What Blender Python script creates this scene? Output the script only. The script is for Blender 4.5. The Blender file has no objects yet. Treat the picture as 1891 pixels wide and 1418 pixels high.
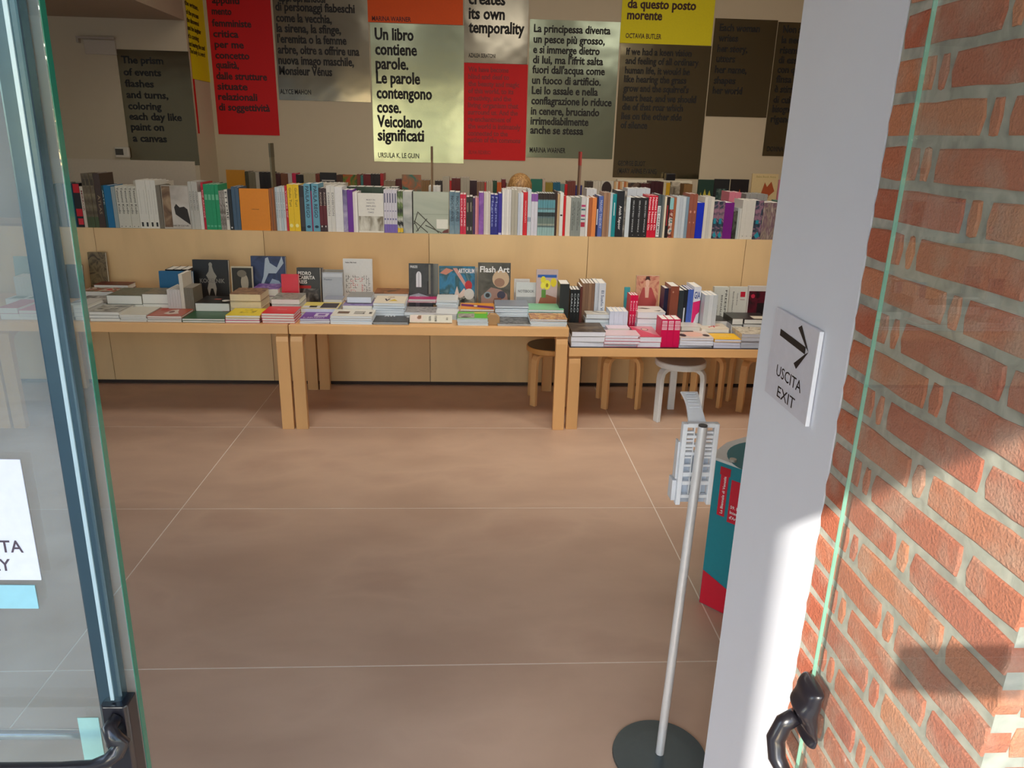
import bpy, bmesh, math, random
from mathutils import Vector, Matrix, Euler
random.seed(7)
R = math.radians
scene = bpy.context.scene
COL = scene.collection

# ------------------------------------------------------------------ camera
EYE = Vector((0, 0, 1.89))
FPX = 1378.72
_p, _r, _y = R(18.16327), R(1.45868), R(3.41796)
fwd = Vector((math.sin(_y)*math.cos(_p), math.cos(_y)*math.cos(_p), -math.sin(_p)))
rt = Vector((math.cos(_y), -math.sin(_y), 0))
up = rt.cross(fwd)
RT = rt*math.cos(_r) + up*math.sin(_r)
UP = -rt*math.sin(_r) + up*math.cos(_r)
cam_data = bpy.data.cameras.new('camera')
cam = bpy.data.objects.new('camera', cam_data)
COL.objects.link(cam)
M = Matrix((RT, UP, -fwd)).transposed().to_4x4()
M.translation = EYE
cam.matrix_world = M
cam_data.sensor_fit = 'HORIZONTAL'
cam_data.sensor_width = 36
cam_data.lens = 36*FPX/1891
cam_data.clip_start = .02
scene.camera = cam

# ------------------------------------------------------------------ light and exposure
scene.view_settings.view_transform = 'Standard'
scene.view_settings.look = 'None'
scene.view_settings.exposure = 0.0
scene.view_settings.gamma = 1
scene.view_settings.use_curve_mapping = False

world = bpy.data.worlds.new('world')
scene.world = world
world.use_nodes = True
wn = world.node_tree
sky = wn.nodes.new('ShaderNodeTexSky')
sky.sky_type = 'NISHITA'
sky.sun_disc = False
sky.sun_elevation = R(32)
sky.sun_rotation = R(216)
bg = wn.nodes['Background']
wn.links.new(sky.outputs[0], bg.inputs[0])
bg.inputs[1].default_value = 0.72

SUN_DIR = Vector((.65, .90, -.70)).normalized()
sd = bpy.data.lights.new('sun', 'SUN')
sd.energy = 7.6
sd.angle = R(.6)
sd.color = (1, .93, .82)
so = bpy.data.objects.new('sun', sd)
so.rotation_euler = SUN_DIR.to_track_quat('-Z', 'Y').to_euler()
so.location = (-6, -8, 9)
COL.objects.link(so)

def area(name, loc, sx, sy, power, color, rot=(0, 0, 0)):
    d = bpy.data.lights.new(name, 'AREA')
    d.shape = 'RECTANGLE'
    d.size, d.size_y = sx, sy
    d.energy = power
    d.color = color
    o = bpy.data.objects.new(name, d)
    o.location = loc
    o.rotation_euler = rot
    COL.objects.link(o)
def spot(loc, aim, power, ang=95):
    d = bpy.data.lights.new('fill_spot', 'SPOT')
    d.energy = power; d.spot_size = R(ang); d.spot_blend = .9; d.shadow_soft_size = .4; d.color = (1, .93, .84)
    o = bpy.data.objects.new('fill_spot', d); o.location = loc
    o.rotation_euler = (Vector(aim)-Vector(loc)).to_track_quat('-Z', 'Y').to_euler()
    COL.objects.link(o)
for x_, p_ in ((-1.2, 85), (.5, 185), (2.2, 190)): spot((x_, 3.1, 3.8), (x_, 5.5, .9), p_)  # unseen fill spots, added to brighten the shelf front and books
area('ceiling_lamp', (.6, 5.6, 3.9), 5.0, 1.2, 28, (1, .90, .78))
area('ceiling_lamp', (2.2, 7.1, 3.9), 4.5, .8, 9, (1, .87, .70))

# ------------------------------------------------------------------ pixel rays (1891 x 1418), used to turn sizes read from the photo into metres
def ray(px, py):
    return RT*(px-945.5) - UP*(py-709) + fwd*FPX
def onY(px, py, Y):
    d = ray(px, py); return EYE + d*(Y/d.y)
def onX(px, py, X):
    d = ray(px, py); return EYE + d*(X/d.x)
def onZ(px, py, Z):
    d = ray(px, py); return EYE + d*((Z-EYE.z)/d.z)

# ------------------------------------------------------------------ materials
def lin(c):
    return tuple((v/255/12.92 if v/255 <= .04045 else ((v/255+.055)/1.055)**2.4) for v in c[:3])
_mc = {}
def nodes(name):
    m = bpy.data.materials.new(name)
    m.use_nodes = True
    nt = m.node_tree
    return m, nt, nt.nodes['Principled BSDF']
def mat(c, rough=.55, metal=0, bump=0, bscale=60, var=.0, name=None, coat=0):
    """plain colour (0..255 sRGB) with fine noise variation"""
    key = ('m', tuple(c), rough, metal, bump, bscale, var, coat)
    if key in _mc: return _mc[key]
    m, nt, b = nodes(name or 'surface')
    b.inputs['Roughness'].default_value = rough
    b.inputs['Metallic'].default_value = metal
    if coat: b.inputs['Coat Weight'].default_value = coat
    tc = nt.nodes.new('ShaderNodeTexCoord')
    nz = nt.nodes.new('ShaderNodeTexNoise')
    nz.inputs['Scale'].default_value = bscale
    nz.inputs['Detail'].default_value = 3
    nt.links.new(tc.outputs['Object'], nz.inputs['Vector'])
    mx = nt.nodes.new('ShaderNodeMix'); mx.data_type = 'RGBA'
    l = lin(c)
    v = var or .06
    mx.inputs[6].default_value = (*[x*(1-v) for x in l], 1)
    mx.inputs[7].default_value = (*[min(1, x*(1+v)) for x in l], 1)
    nt.links.new(nz.outputs['Fac'], mx.inputs[0])
    nt.links.new(mx.outputs[2], b.inputs['Base Color'])
    if bump:
        bp = nt.nodes.new('ShaderNodeBump'); bp.inputs['Strength'].default_value = bump
        bp.inputs['Distance'].default_value = .004
        nt.links.new(nz.outputs['Fac'], bp.inputs['Height'])
        nt.links.new(bp.outputs[0], b.inputs['Normal'])
    _mc[key] = m
    return m
def ramp_mat(cols, scale=6, detail=4, stretch=(1, 1, 1), rough=.45, kind='noise', distort=.6, seed=0, pos=None, metal=0, bump=0, name=None):
    """printed picture or natural grain: noise through a colour ramp, in object space"""
    key = ('r', tuple(map(tuple, cols)), scale, detail, stretch, rough, kind, distort, seed, metal, bump)
    if key in _mc: return _mc[key]
    m, nt, b = nodes(name or 'print')
    b.inputs['Roughness'].default_value = rough
    b.inputs['Metallic'].default_value = metal
    tc = nt.nodes.new('ShaderNodeTexCoord')
    mp = nt.nodes.new('ShaderNodeMapping')
    mp.inputs['Scale'].default_value = stretch
    mp.inputs['Location'].default_value = (seed*1.7, seed*.9, seed*2.3)
    nt.links.new(tc.outputs['Object'], mp.inputs[0])
    if kind == 'noise':
        t = nt.nodes.new('ShaderNodeTexNoise'); t.inputs['Detail'].default_value = detail
        t.inputs['Distortion'].default_value = distort; out = t.outputs['Fac']
    elif kind == 'voronoi':
        t = nt.nodes.new('ShaderNodeTexVoronoi'); out = t.outputs['Distance']
    else:
        t = nt.nodes.new('ShaderNodeTexWave'); t.inputs['Distortion'].default_value = distort*5
        if kind == 'bandz': t.bands_direction = 'Z'
        out = t.outputs['Fac']
    t.inputs['Scale'].default_value = scale
    nt.links.new(mp.outputs[0], t.inputs['Vector'])
    cr = nt.nodes.new('ShaderNodeValToRGB')
    el = cr.color_ramp.elements
    n = len(cols)
    lo, hi = (.33, .67) if kind == 'noise' else (.05, .95)
    for i, c in enumerate(cols):
        p = lo + (hi-lo)*i/(n-1) if pos is None else pos[i]
        e = el[i] if i < 2 else el.new(p)
        e.position = p
        e.color = (*lin(c), 1)
    nt.links.new(out, cr.inputs[0])
    nt.links.new(cr.outputs[0], b.inputs['Base Color'])
    if bump:
        bp = nt.nodes.new('ShaderNodeBump'); bp.inputs['Strength'].default_value = bump
        bp.inputs['Distance'].default_value = .003
        nt.links.new(out, bp.inputs['Height'])
        nt.links.new(bp.outputs[0], b.inputs['Normal'])
    _mc[key] = m
    return m

def wood(c, along=(1, 1, 14), seed=0, rough=.42, dark=.82, name='birch wood'):
    a = [min(255, v*1.04) for v in c]; d = [v*dark for v in c]
    return ramp_mat([d, c, a], scale=2.2, detail=6, stretch=along, rough=rough, distort=.4, seed=seed, name=name)

# ------------------------------------------------------------------ mesh helpers
class MB:
    def __init__(s): s.v = []; s.f = []; s.mi = []
    def add(s, vs, fs, mi=0):
        o = len(s.v); s.v += [tuple(v) for v in vs]
        s.f += [tuple(i+o for i in f) for f in fs]; s.mi += [mi]*len(fs)
    def box(s, x0, x1, y0, y1, z0, z1, mi=0, skip=()):
        vs = [(x0, y0, z0), (x1, y0, z0), (x1, y1, z0), (x0, y1, z0), (x0, y0, z1), (x1, y0, z1), (x1, y1, z1), (x0, y1, z1)]
        fs = dict(b=(0, 3, 2, 1), t=(4, 5, 6, 7), f=(0, 1, 5, 4), r=(1, 2, 6, 5), k=(2, 3, 7, 6), l=(3, 0, 4, 7))
        s.add(vs, [f for k, f in fs.items() if k not in skip], mi)
    def prism(s, poly, h0, h1, axis='z', mi=0):
        n = len(poly)
        def P(a, b, h): return {'z': (a, b, h), 'x': (h, a, b), 'y': (a, h, b)}[axis]
        vs = [P(a, b, h0) for a, b in poly] + [P(a, b, h1) for a, b in poly]
        fs = [tuple(range(n))[::-1], tuple(range(n, 2*n))] + [(i, (i+1) % n, n+(i+1) % n, n+i) for i in range(n)]
        s.add(vs, fs, mi)
    def ring(s, rings, mi=0, caps=True):
        n = len(rings[0]); vs = [p for r in rings for p in r]; fs = []
        for k in range(len(rings)-1):
            for i in range(n):
                j = (i+1) % n
                fs.append((k*n+i, k*n+j, (k+1)*n+j, (k+1)*n+i))
        if caps: fs += [tuple(range(n))[::-1], tuple(range((len(rings)-1)*n, len(rings)*n))]
        s.add(vs, fs, mi)
    def lathe(s, prof, seg=24, mi=0, c=(0, 0, 0)):
        s.ring([[(c[0]+r*math.cos(2*math.pi*i/seg), c[1]+r*math.sin(2*math.pi*i/seg), c[2]+z) for i in range(seg)] for r, z in prof], mi)
    def tube(s, path, r, seg=10, mi=0, flat=None):
        """round (or flat=(w,h) rectangular) section along a path"""
        path = [Vector(p) for p in path]; rings = []
        ref = Vector((0, 0, 1))
        d0 = (path[1]-path[0]).normalized()
        if abs(d0.z) > .9: ref = Vector((0, 1, 0))
        side = d0.cross(ref).normalized()
        for i, p in enumerate(path):
            d = (path[min(i+1, len(path)-1)]-path[max(i-1, 0)]).normalized()
            side = (side - d*side.dot(d)).normalized()
            u = side.cross(d)
            rr = r[i] if isinstance(r, (list, tuple)) else r
            if flat:
                w, h = flat
                rings.append([p+side*a*w/2+u*b*h/2 for a, b in ((-1, -1), (1, -1), (1, 1), (-1, 1))])
            else:
                rings.append([p+side*math.cos(2*math.pi*k/seg)*rr+u*math.sin(2*math.pi*k/seg)*rr for k in range(seg)])
        s.ring(rings, mi)
    def mesh(s, name, mats):
        m = bpy.data.meshes.new(name)
        m.from_pydata(s.v, [], s.f)
        for x in (mats if isinstance(mats, (list, tuple)) else [mats]): m.materials.append(x)
        if any(s.mi): m.polygons.foreach_set('material_index', s.mi)
        bm = bmesh.new(); bm.from_mesh(m); bmesh.ops.recalc_face_normals(bm, faces=bm.faces); bm.to_mesh(m); bm.free()
        return m
    def build(s, name, mats, parent=None, smooth=False, loc=None, bevel=0, bseg=2):
        m = s.mesh(name, mats)
        if smooth:
            m.polygons.foreach_set('use_smooth', [True]*len(m.polygons))
        o = link(name, m, parent)
        if loc: o.location = loc
        if bevel:
            b = o.modifiers.new('bevel', 'BEVEL'); b.width = bevel; b.segments = bseg; b.limit_method = 'ANGLE'
        return o
def link(name, data, parent=None, mw=None):
    o = bpy.data.objects.new(name, data)
    COL.objects.link(o)
    if parent: o.parent = parent
    if mw is not None: o.matrix_local = mw
    return o
LABELS = {}
def tag(o, label, cat, group=None):
    o['label'] = label; o['category'] = cat
    if group: o['group'] = group
    n = len(label.split())
    if not 4 <= n <= 16: print('LABEL LENGTH', n, label)
    if label in LABELS and not (group and LABELS[label] == group): print('DUP LABEL', label)
    LABELS[label] = group
    return o
def thing(name, label, cat, loc=(0, 0, 0), rot=(0, 0, 0), group=None):
    o = link(name, None); o.location = loc; o.rotation_euler = rot
    o.empty_display_size = .05
    return tag(o, label, cat, group)
def struct(o, label=None):
    o['kind'] = 'structure'
    if label: o['label'] = label
    return o
def shade_smooth(o, ang=40):
    o.data.polygons.foreach_set('use_smooth', [True]*len(o.data.polygons))
    try: o.data.set_sharp_from_angle(angle=R(ang))
    except Exception: pass
    return o

# ------------------------------------------------------------------ lettering
_tc = {}
def text_geo(s, bold=.02):
    k = (s, bold)
    if k not in _tc:
        c = bpy.data.curves.new('lettering', 'FONT'); c.body = s; c.resolution_u = 2; c.offset = bold
        c.fill_mode = 'FRONT'
        o = bpy.data.objects.new('lettering', c)
        m = o.to_mesh()
        vs = [v.co.copy() for v in m.vertices]; fs = [tuple(p.vertices) for p in m.polygons]
        o.to_mesh_clear(); bpy.data.objects.remove(o); bpy.data.curves.remove(c)
        x0 = min(v.x for v in vs); x1 = max(v.x for v in vs)
        _tc[k] = (vs, fs, x0, x1)
    return _tc[k]
CAP = .69
def put_text(mb, s, o, dx, dy, width, cap, bold=.02, mi=0, maxasp=1.15):
    """write s with baseline start o, unit directions dx, dy; fitted to width, capital height cap"""
    vs, fs, x0, x1 = text_geo(s, bold)
    sy = cap/CAP; sx = width/(x1-x0) if width else sy*.72
    if bold > .021: mb.add([o + dx*((v.x-x0)*sx+cap*.035) + dy*(v.y*sy+cap*.01) + dx.cross(dy)*.0002 for v in vs], fs, mi); bold = bold
    mb.add([o + dx*((v.x-x0)*sx) + dy*(v.y*sy) for v in vs], fs, mi)

# ------------------------------------------------------------------ structure: floor of large slabs
slab_m = ramp_mat([(194, 163, 140), (202, 171, 147), (210, 179, 154), (198, 166, 143)], scale=1.3, detail=10, stretch=(1, 1.8, 1), rough=.42, distort=.25, name='floor slab stone', bump=.05)
fb = MB(); fb.box(-6, 6, .1, 9, -.12, -.0012)
floor = struct(fb.build('floor', mat((244, 232, 218), .8)), 'brown stone slab floor with thin pale joints')
ys = [0.1, 1.14, 2.352, 3.61, 4.78, 6.0, 7.2, 9]
xs = [-6, -4.03, -1.51, 1.01, 3.53, 6]
for i in range(len(xs)-1):
    for j in range(len(ys)-1):
        g = .003
        t = MB(); t.box(xs[i]+g, xs[i+1]-g, ys[j]+g, ys[j+1]-g, -.0011, 0)
        t.build('slab', slab_m, floor)
ob = MB(); ob.box(-30, 30, -40, .1, -.12, 0)
struct(ob.build('pavement', ramp_mat([(150, 145, 135), (190, 184, 172)], scale=3, detail=8, rough=.9, name='pale paving')), 'pale paving outside the entrance')

# walls
wall_m = mat((206, 192, 166), .85, bump=.05, bscale=12, var=.02, name='cream wall paint')
white_m = mat((226, 230, 240), .8, bump=.04, bscale=9, var=.015, name='white plaster')
X1, YL, YW, ZS = -2.62, 7.655, 8.2, 2.845
w = MB(); w.box(X1-.001, 6, YW, YW+.15, 0, 4.4); struct(w.build('wall_back', wall_m), 'cream back wall hung with posters')
w = MB(); w.prism([(-6, YL), (X1, YL), (X1, YW), (X1, YW+.15), (-6, YW+.15)], 0, 4.4)
struct(w.build('wall_left_recess', wall_m), 'cream projecting wall on the left')
w = MB(); w.box(-6.15, -6, 1.2, 8.35, 0, 4.4); struct(w.build('wall_left', wall_m))
w = MB(); w.box(6, 6.15, .7, 8.35, 0, 4.4); struct(w.build('wall_right', wall_m))
w = MB(); w.box(-6.15, 6.15, .7, 8.35, 4.0, 4.2); struct(w.build('ceiling', mat((225, 220, 212), .9)))
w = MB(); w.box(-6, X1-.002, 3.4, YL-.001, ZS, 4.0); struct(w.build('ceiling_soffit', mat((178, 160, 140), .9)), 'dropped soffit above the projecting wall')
# fine joint lines of a hatch in the projecting wall
h = MB(); h.box(-4.0, -2.66, YL-.006, YL, 1.0, 1.61)
struct(h.build('trim_1', mat((214, 202, 182), .85)))
# pier with white reveal, brick end
XW = .65
w = MB(); w.box(XW, 2.4, 1.205, 1.595, 0, 4.0); struct(w.build('wall_reveal', white_m), 'white plaster reveal beside the brick pier')
w = MB(); w.box(XW+.0022, 6, .7172, 1.203, 0, 4.0)
mortar_m = ramp_mat([(148, 148, 138), (170, 170, 158), (188, 186, 173)], scale=30, detail=8, rough=.95, bump=.6, name='mortar')
pier = struct(w.build('wall_brick', mortar_m), 'red brick pier with thick grey mortar joints')
w = MB(); w.box(2.4, 6, 1.205, 1.4, 0, 4.0); struct(w.build('wall_front', white_m))

def brick_mat():
    m, nt, b = nodes('red brick')
    b.inputs['Roughness'].default_value = .92
    tc = nt.nodes.new('ShaderNodeTexCoord'); oi = nt.nodes.new('ShaderNodeObjectInfo')
    cr = nt.nodes.new('ShaderNodeValToRGB')
    e = cr.color_ramp.elements
    e[0].color = (*lin((196, 108, 82)), 1); e[1].color = (*lin((220, 146, 106)), 1)
    k = e.new(.5); k.color = (*lin((208, 122, 88)), 1)
    nt.links.new(oi.outputs['Random'], cr.inputs[0])
    n1 = nt.nodes.new('ShaderNodeTexNoise'); n1.inputs['Scale'].default_value = 16; n1.inputs['Detail'].default_value = 7
    nt.links.new(tc.outputs['Object'], n1.inputs['Vector'])
    r2 = nt.nodes.new('ShaderNodeValToRGB'); r2.color_ramp.elements[0].position = .46; r2.color_ramp.elements[1].position = .74
    r2.color_ramp.elements[1].color = (.6, .6, .6, 1)
    nt.links.new(n1.outputs['Fac'], r2.inputs[0])
    mx = nt.nodes.new('ShaderNodeMix'); mx.data_type = 'RGBA'
    mx.inputs[7].default_value = (*lin((206, 180, 160)), 1)
    nt.links.new(r2.outputs[0], mx.inputs[0]); nt.links.new(cr.outputs[0], mx.inputs[6])
    n2 = nt.nodes.new('ShaderNodeTexNoise'); n2.inputs['Scale'].default_value = 220; n2.inputs['Detail'].default_value = 4
    nt.links.new(tc.outputs['Object'], n2.inputs['Vector'])
    m2 = nt.nodes.new('ShaderNodeMix'); m2.data_type = 'RGBA'; m2.blend_type = 'MULTIPLY'; m2.inputs[0].default_value = .35
    nt.links.new(mx.outputs[2], m2.inputs[6]); nt.links.new(n2.outputs['Fac'], m2.inputs[7])
    g = nt.nodes.new('ShaderNodeMix'); g.data_type = 'RGBA'; g.inputs[0].default_value = 0
    nt.links.new(m2.outputs[2], b.inputs['Base Color'])
    bp = nt.nodes.new('ShaderNodeBump'); bp.inputs['Strength'].default_value = .8; bp.inputs['Distance'].default_value = .004
    ad = nt.nodes.new('ShaderNodeMath'); ad.operation = 'ADD'
    nt.links.new(n1.outputs['Fac'], ad.inputs[0]); nt.links.new(n2.outputs['Fac'], ad.inputs[1])
    nt.links.new(ad.outputs[0], bp.inputs['Height']); nt.links.new(bp.outputs[0], b.inputs['Normal'])
    return m
BRICK = brick_mat()
rb = random.Random(3)
def brick(face, a0, a1, z0, z1):
    """face 'x': on the reveal plane (a = Y); face 'y': on the front plane (a = X)"""
    pts = []
    n = max(2, int((a1-a0)/.05))
    j = lambda s=.0022: rb.uniform(-s, s)
    bot = [(a0+(a1-a0)*i/n, z0+j()) for i in range(n+1)]; top = [(a1-(a1-a0)*i/n, z1+j()) for i in range(n+1)]
    bot[0] = (a0+.004, z0+.001); bot[-1] = (a1-.004, z0+.001); top[0] = (a1-.004, z1-.001); top[-1] = (a0+.004, z1-.001)
    pts = bot + [(a1+j(), (z0+z1)/2)] + top + [(a0+j(), (z0+z1)/2)]
    out = .0004 + rb.uniform(0, .0022)
    ca, cz = (a0+a1)/2, (z0+z1)/2
    ins = [(p[0]+(.0025 if p[0] < a0+.01 else -.0025 if p[0] > a1-.01 else 0), p[1]+(.0025 if p[1] < cz else -.0025)) for p in pts]
    mb = MB()
    if face == 'x': P = lambda p, d: (XW-d, p[0], p[1])
    else: P = lambda p, d: (p[0], .715-d, p[1])
    mb.ring([[P(p, -.03) for p in pts], [P(p, out-.0018) for p in pts], [P(p, out) for p in ins]])
    return mb.build('brick', BRICK, pier)
z = 1.682 - .02645 - .1245*10
k = 0
while z < 2.75:
    A = (k % 2 == 0)
    rows = [(.975, 1.2), (.940, .963), (.7143, .927)] if A else [(1.102, 1.2), (1.072, 1.090), (.832, 1.058), (.7143, .820)]
    if z > .3:
        for a0, a1 in rows: brick('x', a0, a1+rb.uniform(-.002, .004), z+.003, z+.050)
        x = XW if A else XW
        first = .107 if A else .225
        while x < 1.95:
            e = x+first
            brick('y', x+(.004 if x > XW else .031), e-.011, z+.003, z+.050)
            x = e; first = .238
    z += .06225; k += 1

# canopy slab over the entrance, and unseen exterior wall added to keep the interior in shade
w = MB(); w.box(-4.2, 6.15, -.62, .70, 2.66, 2.9); struct(w.build('canopy', mat((206, 204, 200), .8)), 'flat concrete canopy over the entrance')
w = MB(); w.box(-6.15, 6.15, .70, .72, 2.76, 4.2); struct(w.build('wall_fascia', white_m))
w = MB(); w.box(-16, -2.98, -3.7, -3.38, 0, 9); struct(w.build('wall_sun_block', mat((196, 192, 184), .85)), 'unseen pale wall added outside left to block the sun')

# ------------------------------------------------------------------ glass
def glass_mat(tint=(.95, .985, .975), haze=.05, name='clear door glass', ior=1.5):
    m, nt, b = nodes(name)
    nt.nodes.remove(b)
    out = [n for n in nt.nodes if n.type == 'OUTPUT_MATERIAL'][0]
    tr = nt.nodes.new('ShaderNodeBsdfTransparent'); tr.inputs[0].default_value = (*tint, 1)
    gl = nt.nodes.new('ShaderNodeBsdfGlossy'); gl.inputs['Roughness'].default_value = .01
    gl.inputs[0].default_value = (.95, 1, .98, 1)
    fr = nt.nodes.new('ShaderNodeFresnel')
    ge = nt.nodes.new('ShaderNodeNewGeometry'); mr = nt.nodes.new('ShaderNodeMapRange')   # same index from either side of the pane
    mr.inputs[3].default_value = ior; mr.inputs[4].default_value = 1/ior
    nt.links.new(ge.outputs['Backfacing'], mr.inputs[0]); nt.links.new(mr.outputs[0], fr.inputs[0])
    mx = nt.nodes.new('ShaderNodeMixShader')
    nt.links.new(fr.outputs[0], mx.inputs[0]); nt.links.new(tr.outputs[0], mx.inputs[1]); nt.links.new(gl.outputs[0], mx.inputs[2])
    df = nt.nodes.new('ShaderNodeBsdfDiffuse'); df.inputs[0].default_value = (.75, .83, .82, 1)
    nz = nt.nodes.new('ShaderNodeTexNoise'); nz.inputs['Scale'].default_value = 6; nz.inputs['Detail'].default_value = 6
    ml = nt.nodes.new('ShaderNodeMath'); ml.operation = 'MULTIPLY'; ml.inputs[1].default_value = haze*2
    nt.links.new(nz.outputs['Fac'], ml.inputs[0])
    m2 = nt.nodes.new('ShaderNodeMixShader')
    nt.links.new(ml.outputs[0], m2.inputs[0]); nt.links.new(mx.outputs[0], m2.inputs[1]); nt.links.new(df.outputs[0], m2.inputs[2])
    nt.links.new(m2.outputs[0], out.inputs[0])
    return m
GLASS = glass_mat(haze=.10, ior=2.3)
GLASS_R = glass_mat(tint=(.975, .99, .985), haze=.02)
EDGE = mat((40, 128, 104), .12, name='green glass edge', coat=.5)
EDGE2 = mat((132, 190, 168), .2, name='pale green glass edge', coat=.5)
black = mat((26, 24, 30), .28, name='black lacquered metal', coat=.4)
chrome = mat((190, 195, 200), .22, 1, name='brushed chrome')
steelblue = mat((88, 112, 122), .18, .8, name='anodised rod cover')

# left leaf
t = thing('glass_door', 'left glass door leaf with green edge, exit notice and upright rod', 'door', (-.514, .95, 0), (0, R(.9), 0))
g = MB(); g.box(-.98, -.0005, 0.0005, .0115, .03, 2.3); g.build('pane', GLASS, t)
g = MB(); g.box(-.0004, .0006, 0, .012, .03, 2.3); g.build('pane_edge', EDGE, t)
g = MB()
g.box(-.046, -.012, -.022, -.0005, 1.0, 2.3)
g.build('vertical_rod', steelblue, t, bevel=.003)
g = MB(); g.box(-.0265, -.0215, -.0245, -.0222, 1.092, 2.3); g.build('rod_highlight', mat((196, 220, 226), .2, .3), t)  # pale strip standing in for the highlight along the rod
lk = MB(); lk.prism([(-.040, -.028), (-.036, -.034), (-.005, -.034), (-.001, -.028), (-.001, -.0007), (-.040, -.0007)], .85, 1.088)
lock = lk.build('lock_case', black, t, bevel=.002)
lv = MB()
pth = [(-.016, -.032, 1.070), (-.022, -.047, 1.062), (-.012, -.056, 1.050), (-.004, -.050, 1.040), (-.010, -.060, 1.030), (-.022, -.064, 1.020), (-.045, -.066, 1.012), (-.09, -.066, 1.010), (-.2, -.066, 1.010), (-.9, -.066, 1.010)]
lv.tube(pth, [.009, .0115, .0125, .010, .012, .0105, .009, .008, .008, .008], 12); lv.build('push_bar', black, lock, smooth=True)
rd = MB(); p0 = onY(-60, 1358, .985); p1 = onY(152, 1357, .985)
rd.tube([(p0.x-.25+.5, .035, p0.z), (p1.x+.5, .035, p1.z)], .0085, 14); rd.build('pull_rail', chrome, t, smooth=True)
pd = MB(); a = onY(140, 1327, .949); b2 = onY(196, 1420, .949)
pd.box(a.x+.5, b2.x+.5, -.0013, -.0003, b2.z-.04, a.z); pd.build('clear_pad', mat((168, 214, 206), .3), t)
# notice on the leaf
a = onY(31, 852, .948); b2 = onY(75, 1073, .948)
nt_ = MB(); sx1 = b2.x+.495
nt_.box(sx1-.26, sx1, -.0018, -.0004, b2.z, a.z+.001)
notice = nt_.build('notice', mat((232, 234, 246), .5), t)
for s_, px0, pyb, wfull in (('USCITA', 42, 1022, None), ('ONLY', 21, 1056, None)):
    q = onY(px0, pyb, .948); cap_ = .0185; nt2 = MB()
    vs, fs, x0, x1 = text_geo(s_, .012); wdt = (x1-x0)*cap_/CAP*.9
    put_text(nt2, s_, Vector((q.x+.495-wdt, -.0022, q.z)), Vector((1, 0, 0)), Vector((0, 0, 1)), wdt, cap_, .012)
    nt2.build('lettering', mat((86, 72, 84), .6), notice)
a = onY(68, 1083, .948); b2 = onY(71, 1126, .948)
st = MB(); st.box(b2.x+.495-.26, b2.x+.495, -.0016, -.0004, b2.z, a.z); st.build('sticker', mat((158, 214, 226), .4), t)

# right leaf, folded back along the brick pier
t = thing('glass_door', 'right glass door leaf seen edge on against the brick pier', 'door', (.60, -.1, 0))
g = MB(); g.box(0, .006, 0, 1.1495, .05, 2.5); g.build('pane', GLASS_R, t)
g = MB(); g.box(0, .006, 1.1496, 1.1515, .05, 2.5); g.build('pane_edge', EDGE2, t)
# black cast housing and arm of the push bar
q = [onX(*p, .585) for p in ((1512, 1216), (1545, 1232), (1528, 1362), (1462, 1350))]
zc1, zc0 = 1.030, .912
hs = MB()
rings = []
for i in range(13):
    f = i/12; zz = zc1-.004-(zc1-zc0)*f
    bulge = math.sin(math.pi*min(1, f*1.15+.06))**.6 if f < .87 else .45
    dpt = .006+.034*max(.15, bulge)*(1+.14*math.sin(f*math.pi*6))
    y0, y1 = 1.082, 1.156
    rings.append([(-.001, y0, zz), (-dpt*.75, y0+.004, zz), (-dpt, y0+.018, zz), (-dpt, y1-.018, zz), (-dpt*.7, y1-.003, zz), (-.001, y1, zz)])
hs.ring(rings); o = hs.build('lock_case', black, t, smooth=True); md = o.modifiers.new('subdivision', 'SUBSURF'); md.levels = md.render_levels = 2
ar = MB()
ar.tube([(-.030, 1.125, .95), (-.046, 1.13, .93), (-.058, 1.127, .90), (-.058, 1.112, .872), (-.05, 1.09, .856), (-.045, 1.04, .848), (-.045, .9, .846), (-.045, .2, .846)],
        [.014, .016, .0165, .0155, .013, .0105, .0105, .0105], 12)
ar.build('push_bar', black, t, smooth=True)

# exit sign plate on the reveal
t = thing('exit_sign', 'clear plate with black arrow and USCITA EXIT lettering on white reveal', 'sign', (XW-.0045, 1.405, 1.475))
s = MB(); s.box(-.0035, .0015, -.105, .105, -.093, .093); s.build('plate', mat((214, 216, 228), .4, name='acrylic plate', coat=.3), t)
s = MB(); s.box(-.0055, .0025, -.1075, -.105, -.093, .093); s.build('plate_edge', mat((240, 244, 252), .2), t)
SGN = mat((18, 16, 20), .5)
s = MB()
Dy, Dz = Vector((0, -1, 0)), Vector((0, 0, 1))
def arr(pts): s.add([(-.0042, -(a), b) for a, b in pts], [tuple(range(len(pts)))])
arr([(-.066, .056), (-.066, .042), (.058, .036), (.058, .050)])
arr([(.072, .044), (.058, .050), (.014, .078), (.028, .086)])
arr([(.072, .044), (.058, .036), (.016, .006), (.030, -.002)])
s.build('arrow', SGN, t); s = MB()
put_text(s, 'USCITA', Vector((-.0042, .058, -.041)), Dy, Dz, .122, .023, .004)
s.build('lettering', SGN, t); s = MB()
put_text(s, 'EXIT', Vector((-.0042, .040, -.082)), Dy, Dz, .086, .023, .004)
s.build('lettering', SGN, t)

# photographer's phone: its shadow falls on the brick pier
t = thing('smartphone', 'dark smartphone held level behind the viewpoint', 'phone', (.058, -.016, 1.862))
s = MB(); s.box(-.078, .090, -.004, .004, -.038, .038); s.build('phone_body', black, t, bevel=.003)

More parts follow.
